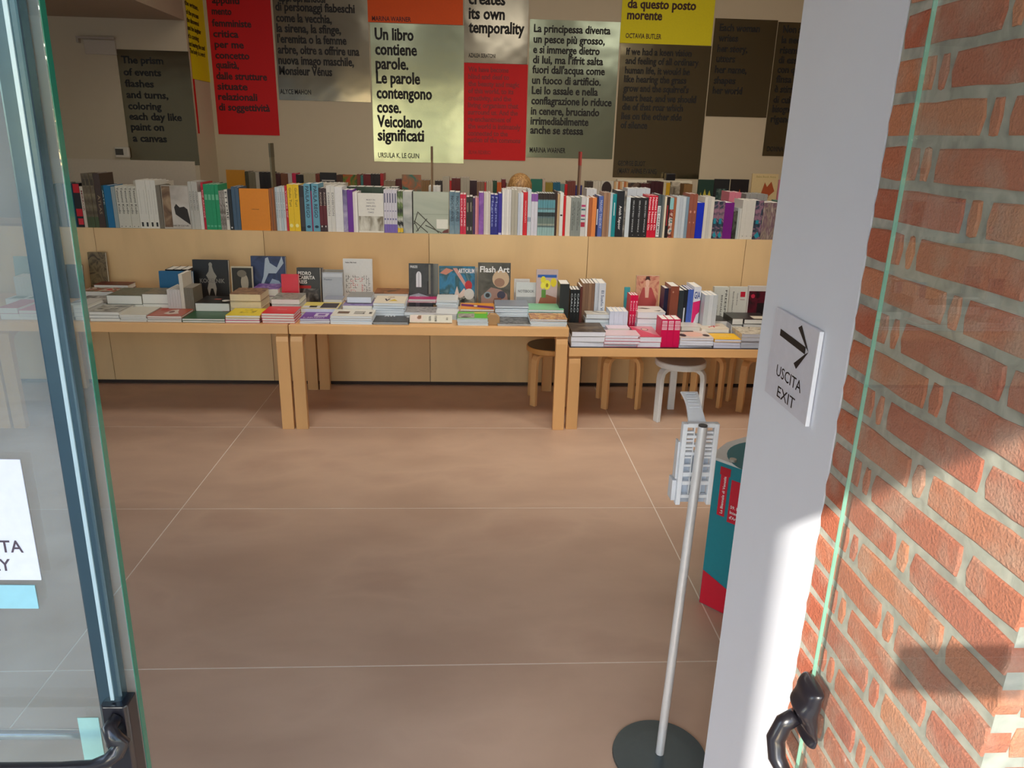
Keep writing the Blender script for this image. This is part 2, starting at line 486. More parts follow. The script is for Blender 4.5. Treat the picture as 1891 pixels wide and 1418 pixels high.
# ------------------------------------------------------------------ posters
def foil(seed, base, rough=.10):
    m, nt, b = nodes('mirror foil')
    b.inputs['Metallic'].default_value = .88
    b.inputs['Roughness'].default_value = rough
    b.inputs['Base Color'].default_value = (*lin(base), 1)
    tc = nt.nodes.new('ShaderNodeTexCoord'); nz = nt.nodes.new('ShaderNodeTexNoise')
    mp = nt.nodes.new('ShaderNodeMapping'); mp.inputs['Location'].default_value = (seed, 0, seed*2)
    nz.inputs['Scale'].default_value = 1.3; nz.inputs['Detail'].default_value = 3
    nt.links.new(tc.outputs['Object'], mp.inputs[0]); nt.links.new(mp.outputs[0], nz.inputs['Vector'])
    bp = nt.nodes.new('ShaderNodeBump'); bp.inputs['Strength'].default_value = .25; bp.inputs['Distance'].default_value = .05
    nt.links.new(nz.outputs['Fac'], bp.inputs['Height']); nt.links.new(bp.outputs[0], b.inputs['Normal'])
    return m
INK = mat((16, 14, 12), .6)
def poster(label, quad, m, lines, ink=INK, Y=YW, off=.004, X=None, auth=None, group=None):
    """quad px: top left, top right, bottom right, bottom left; lines (text, x0, x1, y baseline, cap px)"""
    pr = (lambda x, y: onY(x, y, Y-off)) if X is None else (lambda x, y: onX(x, y, X+off))
    q = [pr(*p) for p in quad]
    dx = Vector((1, 0, 0)) if X is None else Vector((0, 1, 0))
    nrm = Vector((0, -1, 0)) if X is None else Vector((1, 0, 0))
    base = q[3]
    ws = ((q[1]-q[0]).dot(dx)+(q[2]-q[3]).dot(dx))/2
    ztop, zbot = (q[0].z+q[1].z)/2, (q[2].z+q[3].z)/2
    x0 = ((q[0]-base).dot(dx))/2
    t = thing('poster', label, 'poster', base, group=group)
    mb = MB()
    H = ztop-base.z; zb = zbot-base.z
    # slightly bowed sheet, mounted on the wall
    n = 8; rings = []
    P = lambda a, z, d: dx*(x0+a*ws)+Vector((0, 0, z))+nrm*d
    vs = []; fs = []
    for j in range(5):
        for i in range(n+1):
            vs.append(P(i/n, zb+(H-zb)*j/4, .0006))
    for j in range(4):
        for i in range(n):
            fs.append((j*(n+1)+i, j*(n+1)+i+1, (j+1)*(n+1)+i+1, (j+1)*(n+1)+i))
    mb.add(vs, fs)
    mb.ring([[P(0, zb, -.0008), P(1, zb, -.0008), P(1, H, -.0008), P(0, H, -.0008)], [P(0, zb, .0005), P(1, zb, .0005), P(1, H, .0005), P(0, H, .0005)]])
    mb.build('sheet', m, t)
    for s, a, b, yb, cp in lines:
        tx = MB()
        pa = pr(a, yb)
        pbx = (pr(b, yb)-pa).dot(dx)
        cap = pa.z - pr(a, yb+cp).z
        put_text(tx, s, pa-base+nrm*.0018, dx, Vector((0, 0, 1)), pbx, cap*1.08, .024)
        tx.build('lettering', ink, t)
    if auth:
        s, a, b, yb, cp = auth
        pa = pr(a, yb); am = MB()
        put_text(am, s, pa-base+nrm*.0018, dx, Vector((0, 0, 1)), (pr(b, yb)-pa).dot(dx), pa.z-pr(a, yb+cp).z, .018)
        am.build('author_line', ink, t)
    return t
def c6(rows, cap):   # rows read in the 3.782x crop starting at x = 480
    return [(s, 480+a/3.782, 480+b/3.782, y/3.782, cap) for s, a, b, y in rows]
def c7(rows, cap):
    return [(s, 960+a/3.502, 960+b/3.502, y/3.502, cap) for s, a, b, y in rows]
def c5(rows, cap):
    return [(s, a/3.782, b/3.782, y/3.782, cap) for s, a, b, y in rows]
F1, F2, F3, F4 = foil(1, (140, 135, 120), .18), foil(4, (158, 168, 146), .2), foil(9, (132, 122, 96), .16), foil(14, (100, 84, 58), .2)
RED = mat((212, 0, 10), .65); YEL = mat((236, 222, 0), .6); ORG = mat((244, 90, 0), .6)
poster('dark mirrored poster on the projecting wall, text about events and paint on canvas', [(216, 90), (349, 96), (368, 305), (240, 302)], F4,
       c5([('The prism', 850, 1140, 440), ('of events', 865, 1125, 525), ('flashes', 875, 1075, 605), ('and turns,', 885, 1175, 683), ('coloring', 897, 1128, 762), ('each day like', 905, 1270, 835), ('paint on', 917, 1145, 908), ('a canvas', 930, 1166, 988)], 12), Y=YL)
poster('yellow poster on the narrow side wall, seen at a steep angle', [(338, -60), (378, -60), (393, 153), (354, 145)], YEL,
       c5([('the written,', 1290, 1380, 30), ('of the process', 1300, 1382, 95), ('the discovered', 1305, 1385, 150), ('and the laughter', 1310, 1400, 205), ("it's coming", 1315, 1385, 262), ('not bearing the cost?', 1320, 1428, 318), ('The body is a word', 1325, 1428, 368)], 8), X=X1)
poster('narrow red strip of a poster wrapped round the wall corner', [(351, 95), (353.5, 96), (369.5, 247), (366, 246)], RED, [], X=X1, off=.002)
poster('red poster with black Italian text, left of the mirrored ones', [(377, -60), (497, -60), (515, 251), (402, 247)], RED,
       c5([('appunti', 1480, 1672, 22), ('mento', 1480, 1617, 100), ('femministe', 1482, 1755, 183), ('critica', 1490, 1665, 258), ('per me', 1500, 1703, 332), ('concetto', 1505, 1742, 408), ('qualità,', 1510, 1668, 475), ('dalle strutture', 1512, 1865, 552), ('situate', 1520, 1730, 625), ('relazionali', 1525, 1797, 697), ('di soggettività', 1530, 1885, 770)], 12), ink=mat((60, 4, 6), .5))
poster('silver mirrored poster whose text ends with Monsieur Vénus', [(503, -60), (679, -60), (683, 190), (512, 183)], F1,
       c6([('appropriandosi', 130, 455, 8), ('di personaggi fiabeschi', 108, 660, 72), ('come la vecchia,', 113, 500, 150), ('la sirena, la sfinge,', 117, 565, 222), ("l'eremita o la femme", 122, 603, 297), ('arbre, oltre a offrire una', 126, 693, 372), ('nuova imago maschile,', 130, 655, 446), ('Monsieur Vénus', 135, 503, 520)], 14.2),
       auth=('ALYCE MAHON', 517.5, 574.6, 173, 8.6))
poster('orange poster above the silver poster about a book holding words', [(676, -60), (854, -60), (856, 47), (680, 40)], ORG, [], ink=mat((90, 14, 6), .5),
       auth=('MARINA WARNER', 687, 759, 38, 8.6), off=.006)
poster('silver mirrored poster with large text Un libro contiene parole', [(682, 41), (856, 48), (857, 302), (692, 298)], F2,
       c6([('Un libro', 802, 1072, 275), ('contiene', 805, 1095, 380), ('parole.', 808, 1035, 480), ('Le parole', 812, 1117, 580), ('contengono', 815, 1200, 685), ('cose.', 818, 985, 785), ('Veicolano', 820, 1132, 885), ('significati', 823, 1145, 980)], 19.5),
       auth=('URSULA K. LE GUIN', 698.4, 774, 290.5, 8.8))
poster('silver mirrored poster with text creates its own temporality', [(857, -60), (977, -60), (975, 118), (857, 116)], F1,
       c6([('creates', 1457, 1712, 27), ('its own', 1457, 1708, 130), ('temporality', 1457, 1845, 227)], 19.5), auth=('AZALEA SERATONI', 865, 915, 105.5, 7.2))
poster('red poster with dense dark red text in the middle of the wall', [(857, 116), (974, 119), (971, 298), (856, 293)], RED,
       [('We have become', 864.5, 939, 132, 8.5), ('blind and deaf to', 864.5, 940, 145.3, 8.5), ('the beauty and magic', 864.5, 958.6, 158.5, 8.5), ('of this world, to its', 864.5, 948, 171.7, 8.5), ('creativity, and the', 864.3, 944, 185, 8.5), ('living organism that', 864.2, 957, 198, 8.5), ('surround us. And the', 864, 956, 211, 8.5), ('re-enchantment of', 864, 944, 224, 8.5), ('the world is intimately', 864, 961, 237, 8.5), ('connected to the', 864, 937.5, 250, 8.5), ('notion of the commons', 864, 961, 262, 8.5)],
       ink=mat((150, 4, 12), .5), off=.006, auth=('SILVIA FEDERICI', 864.7, 905.7, 284, 6.5))
poster('mirrored poster with Italian text La principessa diventa un pesce', [(978.6, 34.5), (1145.6, 41.5), (1131, 293.5), (971.8, 290.7)], F2,
       c7([('La principessa diventa', 90, 585, 206), ('un pesce più grosso,', 88, 548, 275), ('e si immerge dietro', 85, 515, 342), ("di lui, ma l'ifrit salta", 83, 537, 408), ("fuori dall'acqua come", 80, 548, 472), ('un fuoco di artificio.', 78, 522, 541), ('Lei lo assale e nella', 76, 503, 607), ('conflagrazione lo riduce', 73, 592, 673), ('in cenere, bruciando', 70, 512, 740), ('irrimediabilmente', 68, 442, 804), ('anche se stessa', 66, 408, 863)], 13), auth=('MARINA WARNER', 978, 1044, 281, 9))
poster('yellow poster ending da questo posto morente', [(1152, -60), (1325, -60), (1315, 85), (1145.6, 79)], YEL,
       c7([('da questo posto', 695, 1138, 50), ('morente', 692, 918, 123)], 15.5), ink=mat((60, 20, 14), .5), off=.006, auth=('OCTAVIA BUTLER', 1155, 1221, 70, 8.8))
poster('dark bronze mirrored poster about keen vision of ordinary human life', [(1147, 80), (1314, 85), (1290, 331), (1131, 327)], F3,
       c7([('If we had a keen vision', 687, 1110, 353), ('and feeling of all ordinary', 682, 1155, 412), ('human life, it would be', 678, 1098, 474), ('like hearing the grass', 672, 1075, 530), ("grow and the squirrel's", 668, 1090, 590), ('heart beat, and we should', 664, 1138, 652), ('die of that roar which', 660, 1053, 710), ('lies on the other side', 655, 1045, 770), ('of silence', 650, 822, 828)], 11.5))
bpy.data.objects['poster.011'].name = 'poster.011'
t = [o for o in bpy.data.objects if o.get('label', '').startswith('dark bronze')][0]
for s_, a_, b_, y_ in (('GEORGE ELIOT', 1140.8, 1191.3, 305.5), ('(MARY ANNE EVANS)', 1140, 1212.7, 319.5)):
    pa = onY(a_, y_, YW-.004); am = MB()
    put_text(am, s_, pa-t.location+Vector((0, -.0018, 0)), Vector((1, 0, 0)), Vector((0, 0, 1)), onY(b_, y_, YW-.004).x-pa.x, pa.z-onY(a_, y_+8.8, YW-.004).z, .018)
    am.build('author_line', INK, t)
poster('dark bronze mirrored poster beginning Each woman writes her story', [(1321, 33), (1438, 38), (1414, 217.6), (1303, 214)], F3,
       c7([('Each woman', 1290, 1550, 199), ('writes', 1283, 1408, 266), ('her story,', 1275, 1470, 335), ('utters', 1268, 1390, 400), ('her name,', 1260, 1465, 470), ('shapes', 1253, 1392, 540), ('her world', 1245, 1435, 605)], 12))
poster('dark bronze mirrored poster partly hidden behind the white reveal', [(1440, 40), (1560, 45), (1520, 291), (1405.5, 287)], F3,
       c7([('Non ab', 1700, 1845, 210), ('la nece', 1690, 1838, 278), ('risemin', 1680, 1828, 345), ('di esse', 1670, 1818, 408), ('con qu', 1663, 1800, 470), ('finsa i', 1655, 1780, 533), ('è stimo', 1645, 1790, 597), ('di cui', 1637, 1745, 665), ('bisogno', 1630, 1760, 725), ('rigene', 1620, 1750, 790)], 12), auth=('DONNA J. H', 1416, 1460, 279, 8.8))

# small wall fittings
t = thing('wall_sign', 'small white framed notice high on the projecting wall', 'sign', (onY(155, 100, YL).x, YL-.001, onY(155, 100, YL).z))
w_ = onY(217, 104, YL).x-t.location.x; hh = onY(160, 71, YL).z-onY(160, 98, YL).z
s = MB(); s.box(.02, w_, -.02, 0, 0, hh); s.build('panel', mat((196, 184, 168), .5), t, bevel=.004)
s = MB(); s.box(-.03, w_+.01, -.05, -.021, hh+.004, hh+.022); s.box(-.03, -.01, -.05, 0, hh-.03, hh+.003); s.build('bracket', mat((176, 164, 150), .5), t)
t = thing('thermostat', 'white thermostat box with dark display on the projecting wall', 'thermostat', (onY(216, 291, YL).x, YL-.001, onY(216, 291, YL).z))
s = MB(); s.box(0, .135, -.04, 0, 0, .10); s.build('housing', mat((214, 206, 190), .4), t, bevel=.012)
s = MB(); s.box(.012, .085, -.043, -.041, .026, .082); s.build('display', mat((70, 62, 44), .3), t)

# ------------------------------------------------------------------ plywood display bookshelf
PLY = [(226, 192, 142), (228, 195, 146), (226, 191, 141), (219, 181, 130), (227, 194, 144)]
t = thing('display_shelf', 'long low plywood bookshelf running across the shop behind the tables', 'bookshelf', (0, 5.69, 0))
seam = [-5.2, -3.97, -2.754, -1.534, -.313, .893, 2.114, 3.33, 4.5]
ZT = 1.20
for i in range(len(seam)-1):
    s = MB(); s.box(seam[i]+.002, seam[i+1]-.002, 0, .018, .035, ZT)
    s.build('panel', wood(PLY[i % 5], (1.1, 1, .28), seed=i, rough=.5, dark=.95), t)
s = MB(); s.box(-5.2, 4.5, .02, .66, 1.15, ZT-.012); s.build('top_board', wood((214, 172, 122), (.3, 1, 1)), t)
s = MB(); s.box(-5.2, 4.5, .03, .62, 0, .034); s.build('plinth', mat((60, 46, 40), .8), t)
s = MB(); s.box(-5.2, 4.5, .625, .645, .035, 1.149); s.build('back_panel', wood((214, 172, 122), (.3, 1, 1), seed=3), t)
for px, py, c, lb in ((496, 262, (108, 100, 76), 'grey-green upright divider fin at left end of shelf top'), (796, 268, (120, 92, 62), 'thin brown divider fin in the middle of shelf top'), (1073, 278, (120, 92, 74), 'brown divider fin with red top right of the blond head')):
    a = onY(px, py, 5.95)
    d = thing('shelf_divider', lb, 'divider', (a.x, 5.95, ZT-.010))
    s = MB(); s.box(-.003, .009, 0, .10, 0, a.z-ZT); s.build('blade', mat(c, .5), d)
    s = MB(); s.box(-.0036, .0096, -.002, .102, a.z-ZT-.10, a.z-ZT+.001); s.build('blade_cap', mat((150, 44, 36) if px > 1000 else tuple(int(v*.8) for v in c), .5), d)
# back bookcase against the wall (base of the far rows)
t = thing('wall_bookcase', 'low cream bookcase standing along the back wall', 'bookcase', (0, 7.74, 0))
ZC = 1.235
s = MB(); s.box(-2.58, 4.4, 0, .43, ZC-.03, ZC); s.build('top_board', mat((216, 204, 178), .5), t)
for i in range(7):
    s = MB(); s.box(-2.58+i*1.16, -2.56+i*1.16, .01, .43, 0, ZC-.031); s.build('upright', mat((216, 204, 178), .5), t)
s = MB(); s.box(-2.58, 4.4, .41, .429, 0, ZC-.031); s.build('back_panel', mat((206, 194, 168), .5), t)
for i in range(2):
    s = MB(); s.box(-2.57, 4.4, .012, .409, .10+i*.55, .12+i*.55); s.build('shelf_board', mat((216, 204, 178), .5), t)
a0, a1 = onY(1140, 331, 8.1), onY(1277, 335, 8.1)
t = thing('white_ledge', 'white ledge board above books on the right of back bookcase', 'shelf', (a0.x, 8.08, a0.z-.03))
s = MB(); s.box(0, a1.x-a0.x, 0, .10, 0, .03); s.build('board', mat((236, 228, 206), .5), t)
s = MB(); s.box(a1.x-a0.x-.05, a1.x-a0.x-.02, 0, .10, -(a0.z-.03-ZC), -.001); s.build('upright', mat((236, 228, 206), .5), t)
a = onY(1241, 333, 8.02)
t = thing('speaker_box', 'small black box on the white ledge under the dark poster', 'box', (a.x, 8.13, a0.z+.001))
s = MB(); s.box(-.05, .05, -.05, .05, 0, .07); s.build('case', black, t, bevel=.006)

# ------------------------------------------------------------------ books
ORD = ['first', 'second', 'third', 'fourth', 'fifth', 'sixth', 'seventh', 'eighth', 'ninth', 'tenth', 'eleventh', 'twelfth']
NUM = ['', 'one', 'two', 'three', 'four', 'five', 'six', 'seven', 'eight', 'nine', 'ten']
PAGE = mat((232, 230, 222), .8, var=.05, bscale=300, name='paper')
PAGEB = mat((222, 230, 238), .8, var=.05, bscale=300, name='paper')
_bm = {}
def book_meshes(dx, dy, dz, mode, cm, pm):
    key = (round(dx, 4), round(dy, 4), round(dz, 4), mode, cm.name, pm.name)
    if key in _bm: return _bm[key]
    c, p = MB(), MB()
    T = .0018
    e = .003
    if mode == 'spine':      # thickness x, spine -y
        T = min(T, dx*.2)
        c.box(0, dx, 0, T, 0, dz); c.box(0, T, T, dy, 0, dz); c.box(dx-T, dx, T, dy, 0, dz)
        p.box(T, dx-T, T, dy-e, e*.3, dz-e)
    elif mode == 'face':     # thickness y, spine -x, front board -y
        T = min(T, dy*.2)
        c.box(0, T, 0, dy, 0, dz); c.box(T, dx, 0, T, 0, dz); c.box(T, dx, dy-T, dy, 0, dz)
        p.box(T, dx-e, T, dy-T, e*.3, dz-e)
    elif mode == 'face_pages':
        c.box(0, dx, 0, T, 0, dz); c.box(0, dx, dy-T, dy, 0, dz); p.box(e, dx-e, T, dy-T, 0, dz-e)
    else:                    # flat: thickness z, spine -x
        T = min(T, dz*.2)
        c.box(0, T, 0, dy, 0, dz); c.box(T, dx, 0, dy, 0, T); c.box(T, dx, 0, dy, dz-T, dz)
        p.box(T, dx-e, e*.4, dy-e, T, dz-T)
    _bm[key] = (c.mesh('cover', cm), p.mesh('pages', pm))
    return _bm[key]
def book(label, loc, dims, mode, cm, pm=PAGE, rot=(0, 0, 0), group=None, cat='book', art=None, name='book'):
    t = thing(name, label, cat, loc, rot, group)
    a, b = book_meshes(*dims, mode, cm, pm)
    link('cover', a, t); link('pages', b, t)
    if art: cover_art(t, dims, mode, art)
    return t
def cover_art(t, dims, mode, art):
    """flat print on the cover: each entry is one layer of ink. u, v run 0..1 over the cover (spine: u across, v up)"""
    dx, dy, dz = dims
    if mode == 'flat': O, U, V, N = Vector((0, 0, dz)), Vector((dx, 0, 0)), Vector((0, dy, 0)), Vector((0, 0, 1))
    else: O, U, V, N = Vector((0, 0, 0)), Vector((dx, 0, 0)), Vector((0, 0, dz)), Vector((0, -1, 0))
    groups = {}
    for k, a in enumerate(art):
        d = N*(.0004+.00025*k)
        P = lambda u, v: O+U*u+V*v+d
        kind, colr = a[0], a[1]
        m = colr if not isinstance(colr, tuple) else mat(colr, .5)
        nm = 'lettering' if kind in ('t', 'tv', 'tr') else 'cover_print'
        mb = groups.setdefault((m.name, nm), (MB(), m))[0]
        if kind == 'q':            # rectangle u0 v0 u1 v1
            u0, v0, u1, v1 = a[2]; mb.add([P(u0, v0), P(u1, v0), P(u1, v1), P(u0, v1)], [(0, 1, 2, 3)])
        elif kind == 'p':
            mb.add([P(*q) for q in a[2]], [tuple(range(len(a[2])))])
        elif kind == 'c':
            u, v, ru, rv = a[2]; n = 20
            mb.add([P(u+ru*math.cos(6.2832*i/n), v+rv*math.sin(6.2832*i/n)) for i in range(n)], [tuple(range(n))])
        elif kind == 'l':          # line u0 v0 u1 v1 width(m)
            u0, v0, u1, v1, wd = a[2]; A, B = P(u0, v0), P(u1, v1); s = (B-A).cross(N).normalized()*wd/2
            mb.add([A-s, B-s, B+s, A+s], [(0, 1, 2, 3)])
        elif kind == 't':          # text u0 v width capheight(fractions)
            s, u, v, wd, cp = a[2]; put_text(mb, s, P(u, v), U.normalized(), V.normalized(), wd*U.length, cp*V.length, .02)
        elif kind == 'tv':         # text running down: start u v, length fraction of V, cap fraction of U
            s, u, v, wd, cp = a[2]; put_text(mb, s, P(u, v), -V.normalized(), U.normalized(), wd*V.length, cp*U.length, .01)
        elif kind == 'tr':         # text running up
            s, u, v, wd, cp = a[2]; put_text(mb, s, P(u, v), V.normalized(), -U.normalized(), wd*V.length, cp*U.length, .01)
    for (mn, nm), (mb, m) in groups.items(): mb.build(nm, m, t)

FAR = {}
def far_box(m, x0, x1, y0, y1, z0, z1):
    mb = FAR.setdefault(m.name, (MB(), m))[0]; mb.box(x0, x1, y0, y1, z0, z1)
def row(items, ctx, group, Y, Z, conv, depth=.23, rngseed=1, far=False):
    """upright books. item: (x0, x1, ytop, n, look, colours/material, art, opts)"""
    rr = random.Random(rngseed)
    for it in items:
        x0, x1, yt, n, look, cm = it[:6]
        art = it[6] if len(it) > 6 else None
        op = it[7] if len(it) > 7 else {}
        A = onY(*conv(x0, it_base(conv)), Y); B = onY(*conv(x1, it_base(conv)), Y)
        T = onY(*conv((x0+x1)/2, yt), Y)
        if 'dy' in op: Yq = Y+op['dy']
        else: Yq = Y
        w = (B.x-A.x)/n; h = T.z-Z
        mats = cm if isinstance(cm, list) else [cm]
        for i in range(n):
            m = mats[i % len(mats)]
            m = mat(m, op.get('rough', .42)) if isinstance(m, tuple) else m
            hh = h if n == 1 or op.get('same') else h-rr.choice([0, 0, .001, .003])
            lab = f'{look} {ctx}' if n == 1 else f'{ORD[i]} of {NUM[n]} {look} {ctx}'
            yo = rr.uniform(0, .006)
            if far and not op.get('face'):
                q0, q1 = A.x+i*w+.0004, A.x+(i+1)*w-.0004
                far_box(m, q0, q1, Yq+yo, Yq+yo+.002, Z+.0006, Z+hh); far_box(m, q0, q0+.0015, Yq+yo+.002, Yq+yo+depth, Z+.0006, Z+hh)
                far_box(m, q1-.0015, q1, Yq+yo+.002, Yq+yo+depth, Z+.0006, Z+hh); far_box(PAGE, q0+.0016, q1-.0016, Yq+yo+.002, Yq+yo+depth-.003, Z+.0006, Z+hh-.003)
            elif op.get('face'):
                book(lab, (A.x+i*w+.001, Yq+yo, Z+.0006), (w-.002, op.get('t', .02), h), 'face', m, rot=(R(-1.5), 0, 0), art=art, group=group)
            else:
                book(lab, (A.x+i*w+.0004, Yq+yo, Z+.0006), (w-.0008, depth*rr.uniform(.88, 1), hh), 'spine', m, PAGE, art=art, group=group)
def it_base(conv): return conv.base
class Conv:
    def __init__(s, ox, oy, k, base): s.ox, s.oy, s.k, s.base = ox, oy, k, base
    def __call__(s, x, y): return (s.ox+x/s.k, s.oy+y/s.k)
K = 1891/460
cv1, cv2, cv3, cv4 = Conv(100, 280, K, 560), Conv(420, 280, K, 590), Conv(740, 280, K, 620), Conv(1000, 280, K, 645)
cv8 = Conv(1020, 480, K, 0)
W = (232, 232, 228)
def tv(s, c=(40, 40, 42), v=.93, l=.55, cp=.5): return ('tv', c, (s, .28, v, l, cp))
def bars(c, *vs): return [('q', c, (.2, v, .8, v+h)) for v, h in vs]
SEP = ramp_mat([(60, 44, 30), (120, 92, 66), (176, 150, 118)], scale=9, seed=2)
rA1 = [
 (10, 60, 250, 2, 'dark green spines behind the glass door', (28, 60, 56)),
 (60, 105, 240, 2, 'grey spines behind the glass edge', (120, 118, 112)),
 (105, 175, 245, 2, 'teal blue spines beside the glass edge', (14, 88, 112)),
 (177, 232, 240, 1, 'black spine with red blocks', (24, 18, 20), [('q', (196, 14, 34), (.1, .78, .95, .98)), ('q', (196, 14, 34), (.1, .25, .95, .42)), ('q', (214, 40, 56), (.2, .06, .9, .2))]),
 (233, 256, 265, 1, 'slim cream spine with dark red lettering', (206, 196, 180), [('tv', (120, 14, 20), ('MIRROR', .3, .9, .5, .5))]),
 (257, 343, 168, 3, 'tall olive spines', ramp_mat([(72, 62, 44), (104, 92, 70), (130, 118, 92)], scale=14, seed=5), [('q', (70, 84, 52), (0, 0, 1, .2)), ('q', (66, 56, 40), (.1, .78, .9, .9))], dict(same=1)),
 (345, 393, 165, 1, 'tall dark brown spine', (66, 48, 36), [('tv', (150, 130, 96), ('ATLAS', .3, .6, .35, .4))]),
 (395, 410, 258, 1, 'thin dark teal spine', (22, 70, 78), [('tv', (190, 200, 200), ('ARTE', .25, .9, .35, .5))]),
 (411, 463, 258, 1, 'bright blue spine', (8, 108, 158)),
 (464, 495, 268, 2, 'thin pale grey spines right of bright blue one', (150, 164, 166)),
 (496, 655, 262, 5, 'white spines lettered Tetsumi Kudo', (206, 204, 190), [('tv', (44, 42, 38), ('Tetsumi Kudo', .25, .96, .62, .5)), ('q', (60, 60, 56), (.4, .03, .6, .05))], dict(same=1)),
 (656, 800, 218, 4, 'tall white spines with a small black foot mark', (222, 220, 210), [('q', (40, 40, 40), (.3, .04, .72, .13)), ('q', (206, 204, 194), (.45, .3, .6, .8))], dict(same=1)),
 (801, 834, 258, 2, 'grey-brown spines beside the tram picture cover', (120, 112, 98)),
 (836, 1044, 258, 1, 'facing cover with sepia picture of a dark vehicle', (176, 170, 158), [('q', ramp_mat([(150, 142, 130), (188, 180, 170), (206, 200, 192)], scale=5, seed=3), (.02, .02, .98, .98)), ('q', SEP, (.02, .04, .32, .98)), ('p', (40, 32, 26), [(.42, .5), (.5, .58), (.62, .5), (.78, .52), (.9, .46), (.96, .2), (.97, .1), (.7, .22), (.45, .34)]), ('t', (90, 80, 70), ('PARK OF CULTURE', .3, .06, .6, .035))], dict(face=1, t=.03)),
 (1046, 1113, 228, 3, 'light grey spines after the sepia cover', (190, 188, 180), [tv('COLLECTED', (110, 108, 104), .8, .4)]),
 (1114, 1139, 308, 1, 'short white spine before the crimson one', (226, 224, 216)),
 (1140, 1157, 235, 1, 'slim crimson spine with fine lettering', (186, 16, 44), [('tv', (240, 190, 190), ('THE ARCHIVE', .3, .85, .6, .5))]),
 (1158, 1268, 250, 4, 'bright green spines', (26, 150, 100), [('q', (110, 190, 150), (.15, .66, .85, .78)), ('q', (90, 180, 140), (.15, .06, .85, .1))], dict(same=1)),
 (1269, 1310, 295, 2, 'grey striped spines beside the green ones', ramp_mat([(110, 100, 92), (170, 164, 156)], scale=40, seed=8)),
 (1311, 1335, 290, 1, 'white spine with black block lettering', (222, 218, 208), [('tv', (30, 30, 30), ('ETTORE', .2, .95, .7, .65))]),
 (1336, 1364, 285, 1, 'black spine with white dot at its foot', (30, 34, 38), [('c', (220, 220, 220), (.5, .06, .22, .02))]),
 (1365, 1419, 268, 2, 'slate blue spines beside the orange cover', (66, 92, 116)),
 (1421, 1645, 283, 1, 'large plain orange cover facing forward', (226, 136, 12), [('t', (120, 66, 10), ('CAHIER DE DESSIN', .38, .5, .26, .02))], dict(face=1, t=.03)),
 (1647, 1690, 282, 4, 'thin brown-orange spines', [(168, 96, 40), (130, 84, 50)]),
 (1691, 1765, 272, 4, 'pale blue-grey spines', [(186, 200, 206), (206, 212, 214)], [tv('essays on form', (110, 120, 130), .9, .6, .4)]),
 (1766, 1784, 260, 1, 'thin crimson spine before the yellow pair', (196, 20, 40), [('tv', (240, 200, 200), ('VOICES OF', .3, .9, .6, .5))]),
 (1785, 1872, 250, 2, 'bright yellow spines', (236, 196, 16), [('tv', (120, 96, 20), ('Giulio Turi', .3, .93, .4, .4)), ('c', (250, 236, 150), (.4, .12, .3, .04))], dict(same=1)),
]
